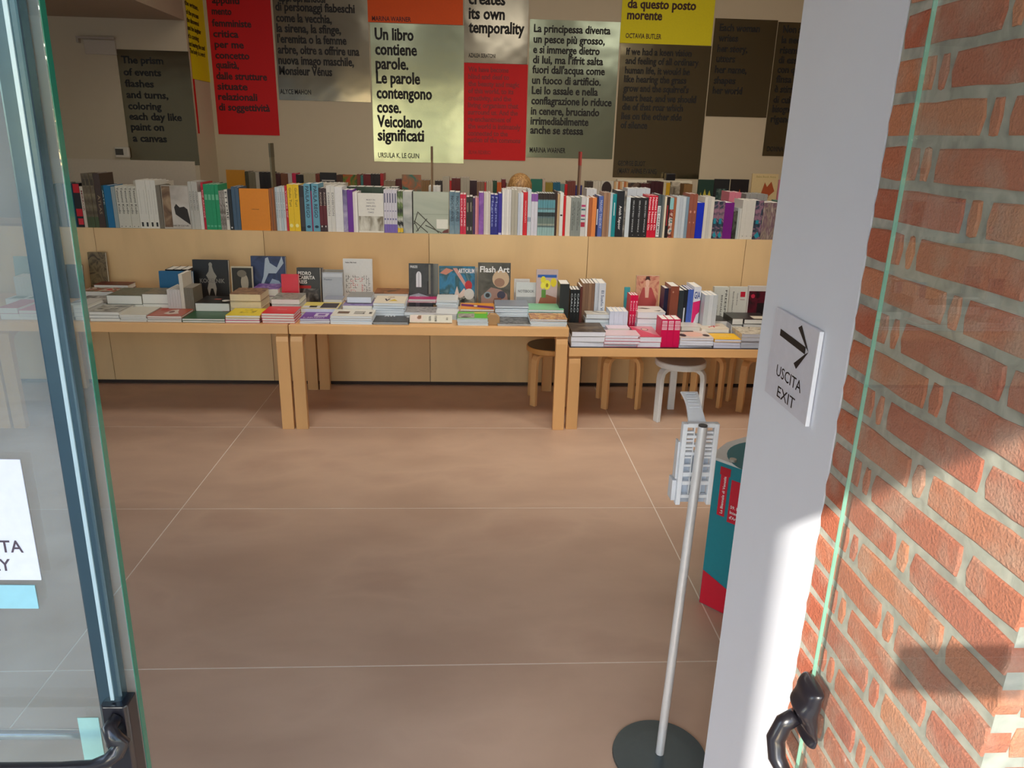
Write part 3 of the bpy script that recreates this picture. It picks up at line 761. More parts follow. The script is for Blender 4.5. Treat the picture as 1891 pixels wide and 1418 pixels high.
rA2 = [
 (558, 595, 258, 1, 'thick black spine right of the yellow pair', (34, 30, 34), [('q', (60, 56, 60), (.1, .1, .9, .75))]),
 (596, 645, 245, 1, 'left light teal spine lettered PAULA REGO', (98, 160, 184), [('tv', (22, 36, 52), ('PAULA REGO', .25, .95, .66, .5)), ('c', (20, 60, 80), (.5, .1, .3, .03))]),
 (646, 653, 300, 1, 'thin magenta spine between the two teal spines', (170, 30, 90)),
 (654, 705, 245, 1, 'right light teal spine lettered PAULA REGO', (98, 160, 184), [('tv', (22, 36, 52), ('PAULA REGO', .25, .95, .66, .5)), ('c', (20, 60, 80), (.5, .1, .3, .03))]),
 (706, 762, 278, 2, 'dark maroon and black spines', (52, 28, 32), [('q', (96, 24, 34), (0, .15, 1, .6)), ('tv', (190, 170, 160), ('RODIN', .3, .9, .3, .4)), ('c', (220, 216, 210), (.5, .12, .18, .02))]),
 (763, 824, 258, 2, 'tall white spines with grey lettering', (216, 214, 208), [tv('EXHIBITION', (130, 130, 130), .85, .5)]),
 (825, 884, 268, 1, 'thick plain white spine', (226, 226, 226)),
 (885, 917, 292, 1, 'lilac and grey photographic spine', ramp_mat([(96, 88, 130), (150, 140, 180), (206, 200, 214)], scale=9, seed=12)),
 (918, 959, 292, 1, 'strong violet spine', (104, 28, 150)),
 (960, 994, 308, 2, 'whitish spines before the facing grass picture cover', [(226, 216, 214), (240, 236, 232)]),
 (996, 1190, 318, 1, 'white facing cover with pale grass picture below faint text', (224, 222, 214), [('q', ramp_mat([(120, 110, 90), (190, 186, 172), (220, 218, 206)], scale=22, stretch=(1, 1, .4), seed=4), (.02, .04, .98, .42))] + [('t', (150, 148, 150), (s_, u_, v_, w_, .035)) for s_, u_, v_, w_ in (('MARY IN', .33, .82, .34), ('NIGHTS', .35, .74, .3), ('IMPLIED', .32, .66, .38), ('IN THE', .36, .58, .28), ('TIMES', .38, .5, .24))], dict(face=1, t=.03)),
 (1192, 1292, 290, 5, 'white and lilac patterned spines', (206, 202, 214), [('q', (120, 100, 180), (0, 0, 1, .2)), ('q', (110, 108, 150), (.15, .3, .7, .34)), ('q', (110, 108, 150), (.15, .5, .7, .52)), ('q', (90, 90, 120), (.2, .7, .6, .92))], dict(same=1)),
 (1293, 1335, 298, 2, 'black green and yellow patterned spines', ramp_mat([(30, 32, 30), (200, 200, 190), (96, 120, 60), (40, 44, 40)], scale=10, seed=9), [('q', (230, 190, 40), (0, .02, 1, .12))]),
 (1336, 1404, 303, 1, 'thick mottled pale grey spine', ramp_mat([(130, 134, 132), (176, 180, 176), (196, 196, 192)], scale=8, seed=15)),
 (1405, 1682, 306, 1, 'large grey-green facing cover with crossed beams and white square', (168, 176, 160), [('q', ramp_mat([(150, 160, 146), (172, 180, 164), (186, 192, 176)], scale=3, stretch=(.3, 1, 2), seed=6), (.03, .01, .99, .99)), ('q', (24, 24, 24), (0, 0, .025, 1)), ('q', (140, 148, 134), (.03, .46, .99, .47)), ('l', (58, 58, 50), (.04, .3, .42, .02, .006)), ('l', (58, 58, 50), (.04, .22, .14, .5, .006)), ('l', (78, 78, 66), (.14, .52, .72, .02, .007)), ('l', (70, 70, 60), (.1, .04, .4, .36, .006)), ('l', (70, 70, 60), (.35, .2, .8, .02, .006)), ('l', (52, 52, 46), (.04, .3, .16, .06, .005)), ('q', (226, 226, 214), (.66, .12, .97, .35)), ('p', (110, 60, 54), [(.8, .02), (.99, .02), (.99, .12), (.86, .08)])], dict(face=1, t=.03)),
]
rA3 = [
 (370, 449, 306, 2, 'blue-grey spines right of the crossed beams cover', ramp_mat([(70, 100, 120), (110, 140, 156), (140, 160, 170)], scale=12, seed=21), [tv('NOCTURNES', (40, 50, 60), .9, .6)]),
 (450, 495, 325, 2, 'crimson spines with white lettering beside black ones', (206, 22, 66), [('tv', (244, 220, 226), ('SCULPTURE', .28, .9, .7, .45))]),
 (497, 545, 342, 2, 'black spines with grey dashes', (34, 30, 30), [('q', (190, 186, 176), (.3, .1, .6, .2)), ('q', (160, 150, 130), (.3, .6, .6, .85))]),
 (546, 564, 352, 1, 'slim dark plum spine', (66, 38, 90)),
 (565, 590, 350, 2, 'thin pink spines before the violet one', [(222, 150, 156), (196, 110, 130)]),
 (591, 628, 312, 1, 'mottled violet spine', ramp_mat([(110, 60, 150), (146, 92, 180), (170, 130, 196)], scale=9, seed=22)),
 (629, 679, 312, 3, 'thin cream-grey spines before the blue pair', [(206, 196, 190), (224, 218, 210)]),
 (680, 737, 326, 2, 'deep blue spines with pale script', (28, 30, 130), [('tv', (150, 160, 220), ('Magritte', .25, .95, .75, .5))]),
 (738, 765, 318, 1, 'indigo spine with pale foot', (44, 34, 150), [('q', (200, 200, 230), (.1, 0, .9, .05))]),
 (766, 835, 288, 4, 'tall white spines of the middle group', [(232, 230, 226), (214, 212, 210)]),
 (836, 884, 290, 2, 'beige-grey spines right of middle white group', (178, 174, 160)),
 (885, 924, 312, 2, 'pale blue-white spines before the red one', [(196, 204, 220), (220, 222, 230)]),
 (925, 957, 308, 1, 'bright red spine with fine white title', (206, 20, 40), [('tv', (240, 190, 190), ('MONOGRAPH', .4, .8, .5, .3))]),
 (958, 984, 288, 2, 'tall slim white-blue spines right of the red one', (206, 216, 226), [('q', (40, 70, 120), (.3, .3, .7, .4))]),
 (985, 1034, 320, 2, 'white spines with purple tops', (214, 214, 226), [('q', (140, 90, 170), (0, .82, 1, 1))]),
 (1035, 1165, 318, 7, 'thin banded spines in brown, teal and pale green', (96, 120, 124), [('q', (44, 34, 32), (0, .86, 1, 1)), ('q', (90, 150, 164), (0, .66, 1, .84)), ('q', (120, 170, 180), (0, .56, 1, .62)), ('q', (40, 56, 60), (0, .46, 1, .55)), ('q', (110, 130, 124), (0, .3, 1, .42)), ('q', (150, 160, 148), (0, .24, 1, .29)), ('q', (150, 186, 186), (0, 0, 1, .2))], dict(same=1)),
 (1166, 1179, 302, 1, 'thin tall dark brown spine', (58, 36, 34)),
 (1180, 1199, 322, 1, 'thin tan spine with white edge', (190, 160, 120)),
 (1200, 1226, 312, 1, 'white spine with small black dot', (224, 226, 222), [('c', (30, 30, 30), (.5, .48, .35, .02))]),
 (1227, 1245, 335, 1, 'narrow red spine beside the white one with dot', (206, 24, 34)),
 (1246, 1284, 348, 1, 'cream-white spine before the grey text spines', (224, 218, 206)),
 (1285, 1360, 348, 2, 'grey spines with dense vertical text', (138, 146, 142), [('tv', (66, 70, 70), ('NOTES FROM THE ARCHIVE', .25, .9, .75, .25)), ('tv', (66, 70, 70), ('VOLUME OF WRITINGS', .6, .88, .6, .2))], dict(same=1)),
 (1361, 1397, 344, 1, 'white spine with magenta and teal bands', (206, 206, 206), [('q', (190, 50, 110), (.05, .75, .9, .8)), ('q', (60, 110, 120), (.05, .66, .9, .7)), ('q', (190, 50, 110), (.05, .5, .9, .55)), ('q', (60, 110, 120), (.05, .42, .9, .45)), ('q', (176, 40, 70), (.05, .24, .9, .36))]),
 (1398, 1415, 350, 1, 'slim white spine left of the orange pair', (230, 230, 230)),
]
rA4 = [
 (346, 372, 350, 1, 'dark orange-brown spine', (176, 100, 60)),
 (373, 406, 350, 1, 'bright orange spine beside navy', (226, 138, 76)),
 (407, 420, 345, 1, 'narrow navy spine beside orange', (36, 36, 76), [('q', (220, 220, 230), (.2, .3, .8, .7))]),
 (421, 455, 338, 1, 'mid blue spine with pale lettering', (84, 106, 176), [('tv', (190, 196, 226), ('MAGIC THEORY', .3, .9, .7, .5))]),
 (456, 505, 312, 3, 'tan brown spines right of the mid blue spine', [(166, 130, 104), (150, 114, 90)]),
 (506, 524, 318, 1, 'thin pale blue spine left of the teal spine', (190, 206, 216)),
 (525, 554, 322, 1, 'teal spine with white lines', (20, 140, 150), [('q', (220, 236, 236), (.4, .5, .6, .8))]),
 (555, 610, 298, 1, 'thick charcoal spine lettered Anish Kapoor', (34, 38, 46), [('tv', (236, 236, 236), ('Anish Kapoor', .38, .68, .52, .34))]),
 (611, 627, 300, 1, 'slim grey picture spine beside charcoal one', ramp_mat([(60, 60, 58), (130, 126, 120), (170, 166, 160)], scale=20, seed=31)),
 (628, 659, 345, 1, 'pale blue-white spine before the three black volumes', (206, 216, 224)),
 (660, 794, 350, 3, 'black spines with fine white vertical text', (36, 38, 42), [('tv', (200, 206, 210), ('SELECTED WORKS', .42, .93, .8, .2)), ('q', (180, 180, 180), (.6, .05, .75, .06))], dict(same=1)),
 (795, 863, 335, 3, 'crimson spines with bold white vertical words', (206, 20, 54), [('tv', (246, 236, 238), ('Names Notes On', .22, .96, .78, .6))], dict(same=1)),
 (864, 890, 326, 1, 'slate spine with white label lettered THE DREAMERS', (70, 82, 88), [('q', (226, 232, 234), (.05, .02, .98, .74)), ('tv', (30, 34, 38), ('THE DREAMERS', .25, .72, .66, .55))]),
 (891, 914, 330, 2, 'slate spines right of THE DREAMERS spine', [(86, 96, 100), (120, 126, 124)]),
 (915, 930, 342, 1, 'narrow cream spine left of the black one', (226, 214, 190)),
 (931, 954, 345, 1, 'narrow black spine with red line', (32, 24, 28), [('q', (180, 50, 50), (.2, .3, .5, .8))]),
 (955, 984, 345, 1, 'multicoloured spine in teal white and red', ramp_mat([(30, 100, 110), (230, 220, 206), (150, 60, 50), (60, 50, 44)], scale=14, distort=2, seed=33), [('q', (140, 196, 200), (0, .7, 1, .98))]),
 (985, 1003, 350, 1, 'narrow brown-orange spine', (166, 96, 60)),
 (1004, 1075, 342, 3, 'pale grey-blue spines right of centre panel seam', [(196, 206, 214), (182, 192, 202)]),
 (1076, 1099, 345, 1, 'blue-grey spine left of the brick brown pair', (126, 150, 168)),
 (1100, 1160, 322, 2, 'brick brown spines with small blossom', (146, 84, 68), [('c', (206, 150, 130), (.5, .6, .2, .03)), ('c', (206, 150, 130), (.5, .36, .12, .02))]),
 (1161, 1214, 388, 1, 'cobalt blue spine', (14, 44, 190)),
 (1215, 1289, 345, 3, 'white-beige spines right of the cobalt one', [(214, 210, 200), (198, 196, 190)]),
 (1290, 1369, 378, 2, 'navy spines with teal and pink pattern', ramp_mat([(26, 40, 60), (60, 70, 86), (150, 110, 130), (30, 60, 76)], scale=11, distort=2, seed=35), [('p', (30, 140, 160), [(.1, .1), (.5, .2), (.9, .08), (.5, .02)]), ('q', (30, 130, 150), (.1, .4, .6, .55))], dict(same=1)),
 (1370, 1440, 388, 1, 'thick purple spine', (112, 24, 124)),
 (1441, 1470, 452, 1, 'short dark picture spine right of purple', ramp_mat([(30, 34, 32), (80, 84, 76), (120, 110, 100)], scale=14, seed=37)),
 (1471, 1500, 430, 2, 'thin grey-white spines beside dark picture spine', [(180, 190, 190), (206, 206, 200)]),
 (1501, 1599, 368, 3, 'tall off-white spines near the reveal', (210, 208, 200), [('c', (60, 60, 60), (.7, .08, .1, .008))]),
 (1600, 1659, 372, 1, 'navy teal patterned spine near the reveal', ramp_mat([(26, 40, 60), (60, 70, 86), (150, 110, 130), (30, 60, 76)], scale=11, distort=2, seed=35), [('p', (30, 140, 160), [(.2, .1), (.6, .2), (.9, .08), (.5, .02)]), ('q', (30, 130, 150), (.2, .4, .6, .5))]),
 (1660, 1790, 388, 2, 'thick spines with purple brown abstract drawing', ramp_mat([(70, 56, 74), (150, 134, 120), (110, 80, 96), (170, 156, 144)], scale=12, stretch=(1, 1, .35), distort=2, seed=38)),
 (1795, 1900, 380, 4, 'green spines hidden behind the reveal edge', (60, 110, 90)),
]
Zs = ZT
for r_, c_, sd_ in ((rA1, cv1, 1), (rA2, cv2, 2), (rA3, cv3, 3), (rA4, cv4, 4)):
    row(r_, 'on the shelf top', 'books in the front row on the plywood shelf', 5.70, Zs, c_, rngseed=sd_)
# second row, back to back with the first; only the tops show
rB = [(cv3, 215, 300, 262, 3, 'pale book tops', W), (cv3, 1395, 1470, 282, 3, 'white book tops', (220, 222, 226)), (cv2, 700, 900, 240, 6, 'cream book tops', (210, 204, 190)),
      (cv3, 1700, 1870, 278, 5, 'bluish white book tops', (206, 214, 224)), (cv4, 1392, 1480, 305, 2, 'pink book tops', (206, 120, 140)), (cv4, 1520, 1680, 320, 6, 'grey book tops', (150, 150, 148)),
      (cv2, 920, 1300, 268, 6, 'dark green book tops', (60, 78, 66)), (cv1, 640, 870, 222, 6, 'ivory book tops', (224, 220, 206)), (cv1, 1130, 1250, 240, 4, 'brown book tops', (96, 66, 56)), (cv3, 800, 960, 275, 4, 'light card tops', (214, 206, 196))]
for cv, a, b, yt, n, lk, c in rB:
    row([(a, b, yt, n, lk, c)], 'in rear shelf row', 'books in the rear row on the plywood shelf', 6.10, ZT, cv, depth=.2, rngseed=a, far=True)
PIC = lambda s, *c: ramp_mat(c, scale=10, distort=1.5, seed=s)
rC2 = [
 (25, 165, 140, 1, 'orange-yellow facing cover at the left end', (206, 140, 16), None, dict(face=1)),
 (167, 190, 152, 1, 'dark olive spine', (70, 66, 40)), (191, 243, 156, 2, 'olive-grey spines', (124, 116, 92)), (244, 272, 158, 1, 'pale grey spine after olive', (190, 184, 168)),
 (273, 366, 156, 3, 'black-brown spines near the grey divider', (38, 32, 32)), (368, 430, 166, 3, 'dark red-brown spines', (70, 26, 24)), (431, 485, 166, 1, 'rust brown spine', (120, 72, 46)),
 (486, 515, 165, 1, 'pale lilac spine', (196, 184, 180)), (516, 544, 165, 1, 'hot pink spine', (206, 28, 78)), (545, 600, 176, 2, 'black spines right of the pink', (30, 26, 26)),
 (601, 690, 166, 4, 'cream spines left of the black red cover', (176, 164, 136)), (691, 720, 170, 2, 'thin rust spines', (120, 50, 34)),
 (722, 845, 160, 1, 'facing black cover with red lower half', (24, 20, 24), [('q', (176, 24, 20), (0, .05, 1, .3)), ('q', (200, 196, 190), (.1, .72, .9, .76))], dict(face=1)),
 (846, 890, 178, 4, 'thin dark brown spines', (80, 50, 36)), (891, 998, 176, 1, 'facing green and red cover', PIC(41, (20, 60, 26), (96, 120, 30), (190, 60, 20)), None, dict(face=1)),
 (999, 1024, 172, 1, 'rusty spine right of green cover', (130, 60, 40)), (1025, 1044, 180, 1, 'slim teal spine', (60, 120, 116)), (1045, 1100, 172, 1, 'red and black spine', (110, 20, 26)),
 (1101, 1170, 170, 3, 'black spines with red caps', (36, 26, 28)), (1171, 1196, 166, 1, 'single red spine', (170, 30, 36)), (1197, 1283, 222, 4, 'short cream-brown spines', (150, 132, 108)),
 (1285, 1329, 208, 3, 'dark red spines before teal cover', (90, 30, 28)), (1331, 1475, 176, 1, 'facing teal cover with orange shapes', PIC(43, (50, 120, 104), (150, 110, 80), (190, 110, 70)), None, dict(face=1)),
 (1476, 1538, 216, 4, 'tan spines beside the thin divider', (140, 104, 62)),
]
rC3 = [
 (262, 318, 222, 3, 'black-brown spines right of thin divider', (46, 34, 32)), (319, 370, 192, 4, 'tall cream spines', (190, 180, 160)), (371, 386, 220, 1, 'thin scarlet spine', (190, 34, 30)),
 (387, 452, 202, 2, 'dark red thick spines', (100, 22, 22)), (455, 520, 196, 3, 'grey-cream spines', (176, 168, 150)), (521, 575, 220, 1, 'dark plum thick spine', (52, 22, 32)),
 (576, 630, 228, 4, 'tan-brown thin spines', (140, 108, 84)), (631, 645, 232, 1, 'thin coral spine', (200, 60, 56)), (646, 694, 228, 3, 'cream thin spines left of green', (190, 176, 150)),
 (695, 724, 220, 2, 'dark green spines', (30, 70, 44)), (725, 758, 232, 2, 'orange spines', (206, 96, 30)), (760, 790, 210, 1, 'dark red spine left of the blond head', (110, 24, 30)),
 (795, 970, 240, 5, 'pale spines behind the blond head', (170, 150, 120)),
 (975, 1062, 208, 1, 'facing teal green cover right of the blond head', (30, 110, 92), [('q', (70, 150, 130), (.1, .1, .7, .5))], dict(face=1)), (1064, 1085, 210, 1, 'cream spine with red tip', (196, 170, 150), [('q', (180, 20, 30), (0, .92, 1, 1))]),
 (1086, 1141, 232, 4, 'olive yellow spines', (150, 130, 44)), (1142, 1196, 232, 3, 'blue-teal spines', (28, 96, 122)), (1197, 1229, 244, 2, 'teal-grey spines', (96, 136, 134)), (1230, 1250, 246, 1, 'bright red narrow spine', (206, 24, 30)),
 (1251, 1310, 222, 4, 'brown-red spines left of navy', (120, 60, 52)), (1311, 1360, 256, 1, 'navy thick spine', (48, 46, 110)), (1395, 1438, 226, 3, 'dark grey spines right of brown divider', (70, 58, 50)),
 (1440, 1498, 222, 3, 'white-grey spines', (206, 198, 180)), (1500, 1594, 222, 1, 'facing white cover with dark haired figure', (206, 200, 184), [('c', (44, 26, 24), (.45, .72, .4, .26)), ('q', (206, 200, 184), (.3, .3, .62, .62))], dict(face=1)),
 (1596, 1700, 226, 7, 'thin orange and cream spines', [(210, 170, 120), (220, 206, 180), (190, 110, 60)]), (1702, 1786, 236, 1, 'facing dark picture cover', PIC(47, (40, 30, 28), (80, 60, 50), (120, 96, 76)), None, dict(face=1)),
]
rC4 = [
 (728, 798, 240, 3, 'maroon spines', (76, 28, 30)), (800, 892, 226, 6, 'dark maroon spines under the ledge', (62, 20, 28)), (894, 914, 232, 1, 'cream thin spine under the ledge', (210, 196, 160)), (915, 944, 236, 1, 'golden yellow spine', (206, 160, 30)),
 (946, 1020, 228, 1, 'facing grey cover under the black box', PIC(51, (90, 80, 64), (160, 150, 130), (200, 190, 170)), None, dict(face=1)), (1048, 1110, 246, 4, 'wood brown spines', (140, 104, 60)),
 (1152, 1270, 212, 1, 'facing dark green cover with yellow skyline', (28, 60, 50), [('q', (196, 130, 60), (.05, 0, .95, .28)), ('p', (190, 180, 60), [(.08, .3), (.2, .6), (.3, .4), (.45, .7), (.6, .42), (.75, .66), (.95, .3)])], dict(face=1)),
 (1272, 1386, 208, 1, 'facing black cover with pale green figures', (26, 30, 34), [('q', PIC(52, (26, 30, 34), (40, 70, 66), (110, 130, 120)), (.15, .1, .85, .7))], dict(face=1)),
 (1395, 1530, 210, 1, 'facing black cover with small orange flame', (28, 22, 26), [('p', (190, 90, 40), [(.35, .2), (.45, .55), (.52, .7), (.6, .5), (.7, .2)]), ('p', (150, 40, 30), [(.1, .05), (.2, .25), (.8, .25), (.9, .05)])], dict(face=1)),
 (1550, 1745, 168, 1, 'facing cream cover with rust flower', (222, 200, 150), [('p', (176, 84, 44), [(.4, .5), (.5, .78), (.6, .66), (.75, .8), (.9, .55), (.7, .42), (.55, .46)]), ('l', (60, 50, 40), (.3, .2, .4, .5, .006)), ('l', (170, 90, 50), (.7, .42, .55, .15, .006)), ('t', (190, 170, 110), ('Baba Book Anna', .15, .9, .75, .05))], dict(face=1)),
 (1750, 1850, 214, 1, 'facing pink and orange striped cover', (214, 140, 160), [('q', (230, 90, 40), (.55, 0, .75, 1)), ('q', (236, 190, 60), (.75, 0, .85, 1)), ('p', (60, 30, 50), [(.1, .25), (.2, .45), (.3, .25)])], dict(face=1)),
]
for r_, c_, sd_ in ((rC2, cv2, 5), (rC3, cv3, 6), (rC4, cv4, 7)):
    row(r_, 'on back bookcase', 'books on the back wall bookcase', 7.76, ZC, c_, depth=.2, rngseed=sd_, far=True)

# ------------------------------------------------------------------ tables
BIRCH = (226, 178, 122)
bw = wood(BIRCH, (.35, 1, 1), seed=2, rough=.35, dark=.94)
bwv = wood((222, 172, 114), (1, 1, .2), seed=5, rough=.35, dark=.92)
def table(label, x0, x1, y0, y1, zt, top_m, legs=True):
    t = thing('display_table', label, 'table', (x0, y0, 0))
    wx, wy = x1-x0, y1-y0
    s = MB(); s.box(0, wx, 0, wy, zt-.062, zt-.003); s.build('table_frame', bw, t, bevel=.003)
    s = MB(); s.box(.004, wx-.004, .004, wy-.004, zt-.0029, zt); s.build('tabletop', top_m, t)
    for fx in (0, 1):
        for fy in (0, 1):
            # bent leg: straight post whose top curls under the frame
            th, wd = .045, .078
            xa = .004 if fx == 0 else wx-.004-wd
            pts = []
            if fy == 0: o, sg = .004, 1
            else: o, sg = wy-.004, -1
            H = zt-.063
            outer = [(o, 0), (o, H-.05), (o+sg*.005, H-.02), (o+sg*.02, H-.004), (o+sg*.05, H), (o+sg*.20, H)]
            inner = [(o+sg*.20, H-.03), (o+sg*.09, H-.034), (o+sg*.06, H-.05), (o+sg*th, H-.085), (o+sg*th, 0)]
            s = MB(); s.prism([(a, b) for a, b in outer+inner], xa, xa+wd, 'x')
            s.build('leg', bwv, t, bevel=.002)
    return t
T12, T3 = .722, .585
YF = 4.74
table('long birch table at left holding flat book stacks', -3.0, -1.171, YF, 5.62, T12, bw)
table('long birch table farthest left, seen only through the glass door', -4.84, -3.01, YF, 5.62, T12, bw)
table('long birch table in the middle in front of plywood shelf', -1.165, .650, YF, 5.62, T12, bw)
table('lower birch table at right with dark top and stools beneath', .658, 2.46, 4.755, 5.60, T3, mat((44, 34, 34), .35))

# ------------------------------------------------------------------ stools
def stool(label, x, y, rz, nlegs, seat_m, rim_m, leg_m, H=.44, r=.178):
    t = thing('stool', label, 'stool', (x, y, 0), (0, 0, rz), 'round stools under the low table')
    s = MB(); s.lathe([(.001, H-.042), (r-.004, H-.042), (r, H-.036), (r, H-.006), (r-.004, H-.001), (.001, H-.001)], 40); s.build('seat_rim', rim_m, t)
    s = MB(); s.lathe([(.001, H-.0008), (r-.007, H-.0008), (r-.008, H+.0012), (.001, H+.0012)], 40); s.build('seat', seat_m, t)
    for k in range(nlegs):
        a = 2*math.pi*k/nlegs
        w, th, ro = .05, .028, r+.012
        zt = H-.044
        prof_o = [(ro, 0), (ro, zt-.075), (ro-.006, zt-.04), (ro-.024, zt-.014), (ro-.055, zt), (ro-.12, zt)]
        prof_i = [(ro-.12, zt-th+.004), (ro-.065, zt-th), (ro-.04, zt-th-.016), (ro-th-.004, zt-.078), (ro-th, 0)]
        s = MB(); s.prism(prof_o+prof_i, -w/2, w/2, 'y')
        o = s.build('leg', leg_m, t, bevel=.004)
        o.rotation_euler = (0, 0, a)
    return t
nat = wood((222, 176, 120), (1, 1, .25), seed=8, rough=.35, dark=.93)
natrim = wood((214, 160, 92), (1, 1, 1), seed=9, rough=.35, dark=.93)
whitep = mat((216, 222, 226), .35, name='white lacquer')
stool('white painted stool under the low table', 1.49, 5.00, R(207), 3, mat((168, 170, 174), .4), whitep, whitep)
stool('birch stool with honey yellow seat under the low table', 1.125, 5.30, R(45), 4, mat((206, 140, 34), .35), natrim, nat)
stool('birch stool with black seat behind the middle table leg', .60, 5.36, R(45), 4, mat((30, 22, 24), .35), natrim, nat)
stool('birch stool with tan seat right of the white stool', 1.775, 5.32, R(45), 4, mat((206, 150, 84), .35), natrim, nat, r=.15)
stool('birch stool with pale seat farthest right under low table', 2.13, 5.25, R(45), 4, natrim, natrim, nat)

# ------------------------------------------------------------------ stacks of books on the tables
_seq = {}
def stack(cv, x0, x1, yt, n, Y, T, look, top, side, art=None, depth=None, yaw=0, where='on the middle table', pm=PAGE, grp=None, cat='catalogue', lean=0):
    """pile of n flat books, front edge at depth Y; x0, x1 and yt read at the top front edge"""
    A = onY(*cv(x0, yt), Y); B = onY(*cv(x1, yt), Y)
    w = B.x-A.x; h = (A.z+B.z)/2-T
    th = h/n
    if th < .006: th = .008
    d = depth or w*.75
    rr = random.Random(int(x0+yt))
    for i in range(n):
        topm = i == n-1
        cm = top if topm else side
        cm = cm if not isinstance(cm, tuple) else mat(cm, .35)
        if n == 1: lab = f'{look} {where}'
        elif topm: lab = f'{look}, top of its pile {where}'
        else: lab = f'{["bottom", "second", "third", "fourth", "fifth", "sixth", "seventh"][i]} volume under {look} {where}'
        j = rr.uniform(-.004, .004) if i < n-1 else 0
        book(lab, (A.x+j, Y+rr.uniform(0, .006)*(i < n-1), T+.0006+i*th), (w, d, th-.0004), 'flat', cm, pm, rot=(0, 0, R(yaw+rr.uniform(-1, 1)*(i < n-1))), group=grp, art=art if topm else None, cat=cat, name=cat)
def upright(cv, x0, x1, yt, Y, z0, look, cm, art=None, t=.018, lean=6, yaw=0, where='on the middle table', cat='book', n=1, yb=None):
    A = onY(*cv(x0, yt), Y); B = onY(*cv(x1, yt), Y)
    z0 += t*math.sin(R(lean))
    h = ((A.z+B.z)/2-z0)/math.cos(R(lean))
    w = B.x-A.x
    dyb = h*math.sin(R(lean))
    cm = cm if not isinstance(cm, tuple) else mat(cm, .35)
    return book(f'{look} {where}', (A.x, Y-dyb, z0+.0008), (w, t, h), 'face', cm, rot=(R(-lean), 0, R(yaw)), art=art, cat=cat, name=cat)
def spines(cv, x0, x1, yt, n, Y, z0, look, cm, art=None, where='on the middle table', depth=.15, yb=None, grp=None, rz=0):
    A = onY(*cv(x0, yt), Y); B = onY(*cv(x1, yt), Y)
    if yb: A.x, B.x = onY(*cv(x0, yb), Y).x, onY(*cv(x1, yb), Y).x
    w = (B.x-A.x)/n; h = (A.z+B.z)/2-z0
    mats = cm if isinstance(cm, list) else [cm]
    for i in range(n):
        m = mats[i % len(mats)]; m = m if not isinstance(m, tuple) else mat(m, .35)
        lab = f'{look} {where}' if n == 1 else f'{ORD[i]} of {NUM[n]} {look} {where}'
        book(lab, (A.x+i*w+.0004, Y, z0+.0006), (w-.0008, depth, h), 'spine', m, PAGE, art=art, group=grp)
TL, TM, TR = 'on the left table', 'on the middle table', 'on the low table'
GREY = (150, 150, 146)
def blob(*c, s=1, k=10): return ramp_mat(c, scale=k, distort=2, seed=s)
# --- left table, front row
stack(cv1, 262, 492, 1216, 3, YF+.03, T12, 'grey cover with dark loop drawing', (160, 156, 144), (170, 168, 160), [('q', blob((90, 88, 80), (190, 188, 176), (200, 198, 188), s=61, k=7), (.05, .05, .95, .95)), ('l', (40, 40, 38), (.5, .4, .85, .5, .004)), ('l', (40, 40, 38), (.5, .4, .6, .7, .004)), ('l', (40, 40, 38), (.6, .7, .9, .8, .004))], where=TL, depth=.22)
stack(cv1, 494, 700, 1238, 4, YF+.03, T12, 'blank ivory cover', (214, 208, 190), (200, 198, 190), where=TL, depth=.26)
stack(cv1, 703, 966, 1248, 3, YF+.03, T12, 'rust red cover with pale figure', (176, 82, 56), (176, 168, 156), [('p', (214, 196, 180), [(.35, .3), (.45, .7), (.62, .8), (.7, .5), (.8, .3), (.55, .2)]), ('q', (190, 50, 36), (.1, .7, .3, .9)), ('c', (120, 60, 46), (.52, .5, .08, .12))], where=TL, depth=.24)
stack(cv1, 970, 1296, 1268, 2, YF+.03, T12, 'dark green cover with small drawing', (34, 82, 48), (40, 70, 52), [('l', (120, 160, 120), (.5, .5, .8, .6, .004)), ('l', (110, 150, 110), (.55, .4, .75, .45, .004)), ('q', (110, 44, 40), (.7, .86, .95, .97))], where=TL, depth=.24)
stack(cv1, 1300, 1562, 1243, 3, YF+.03, T12, 'yellow cover with tangled line drawing', (232, 206, 30), (196, 30, 110), [('q', blob((232, 206, 30), (232, 206, 30), (120, 100, 40), s=62, k=22), (.3, .3, .75, .8))], where=TL, depth=.21)
stack(cv1, 1572, 1822, 1228, 4, YF+.03, T12, 'bright red cover with fine script', (222, 16, 40), (206, 10, 50), [('t', (240, 150, 150), ('fluxus', .35, .5, .3, .14))], where=TL, depth=.21)
# left table, middle rows
stack(cv1, 395, 662, 1092, 2, YF+.27, T12, 'dim grey-green landscape cover', blob((70, 80, 70), (110, 116, 100), (96, 90, 76), s=63), (150, 156, 156), where=TL, depth=.27)
stack(cv1, 664, 862, 1082, 2, YF+.27, T12, 'grey-brown mottled cover', blob((110, 104, 90), (140, 130, 110), (100, 96, 90), s=64), (170, 176, 178), where=TL, depth=.22)
stack(cv1, 120, 395, 1150, 1, YF+.27, T12, 'black and white photograph cover near the glass edge', blob((40, 40, 38), (150, 150, 146), (210, 208, 200), s=65), (190, 190, 184), where=TL, depth=.25)
stack(cv1, 200, 500, 1062, 2, YF+.55, T12, 'red and white illustrated cover', blob((190, 40, 36), (206, 190, 170), (90, 90, 60), (200, 50, 40), s=66, k=9), (190, 50, 40), where=TL, depth=.15)
stack(cv1, 300, 560, 1012, 3, YF+.71, T12, 'wide dark red painting cover lying flat', blob((40, 30, 26), (120, 50, 36), (60, 60, 50), s=67, k=8), (120, 50, 40), where=TL, depth=.13, yaw=0)
spines(cv1, 866, 966, 1048, 5, YF+.25, T12, 'slim white upright books', (206, 200, 196), where=TL, depth=.2, yb=1165)
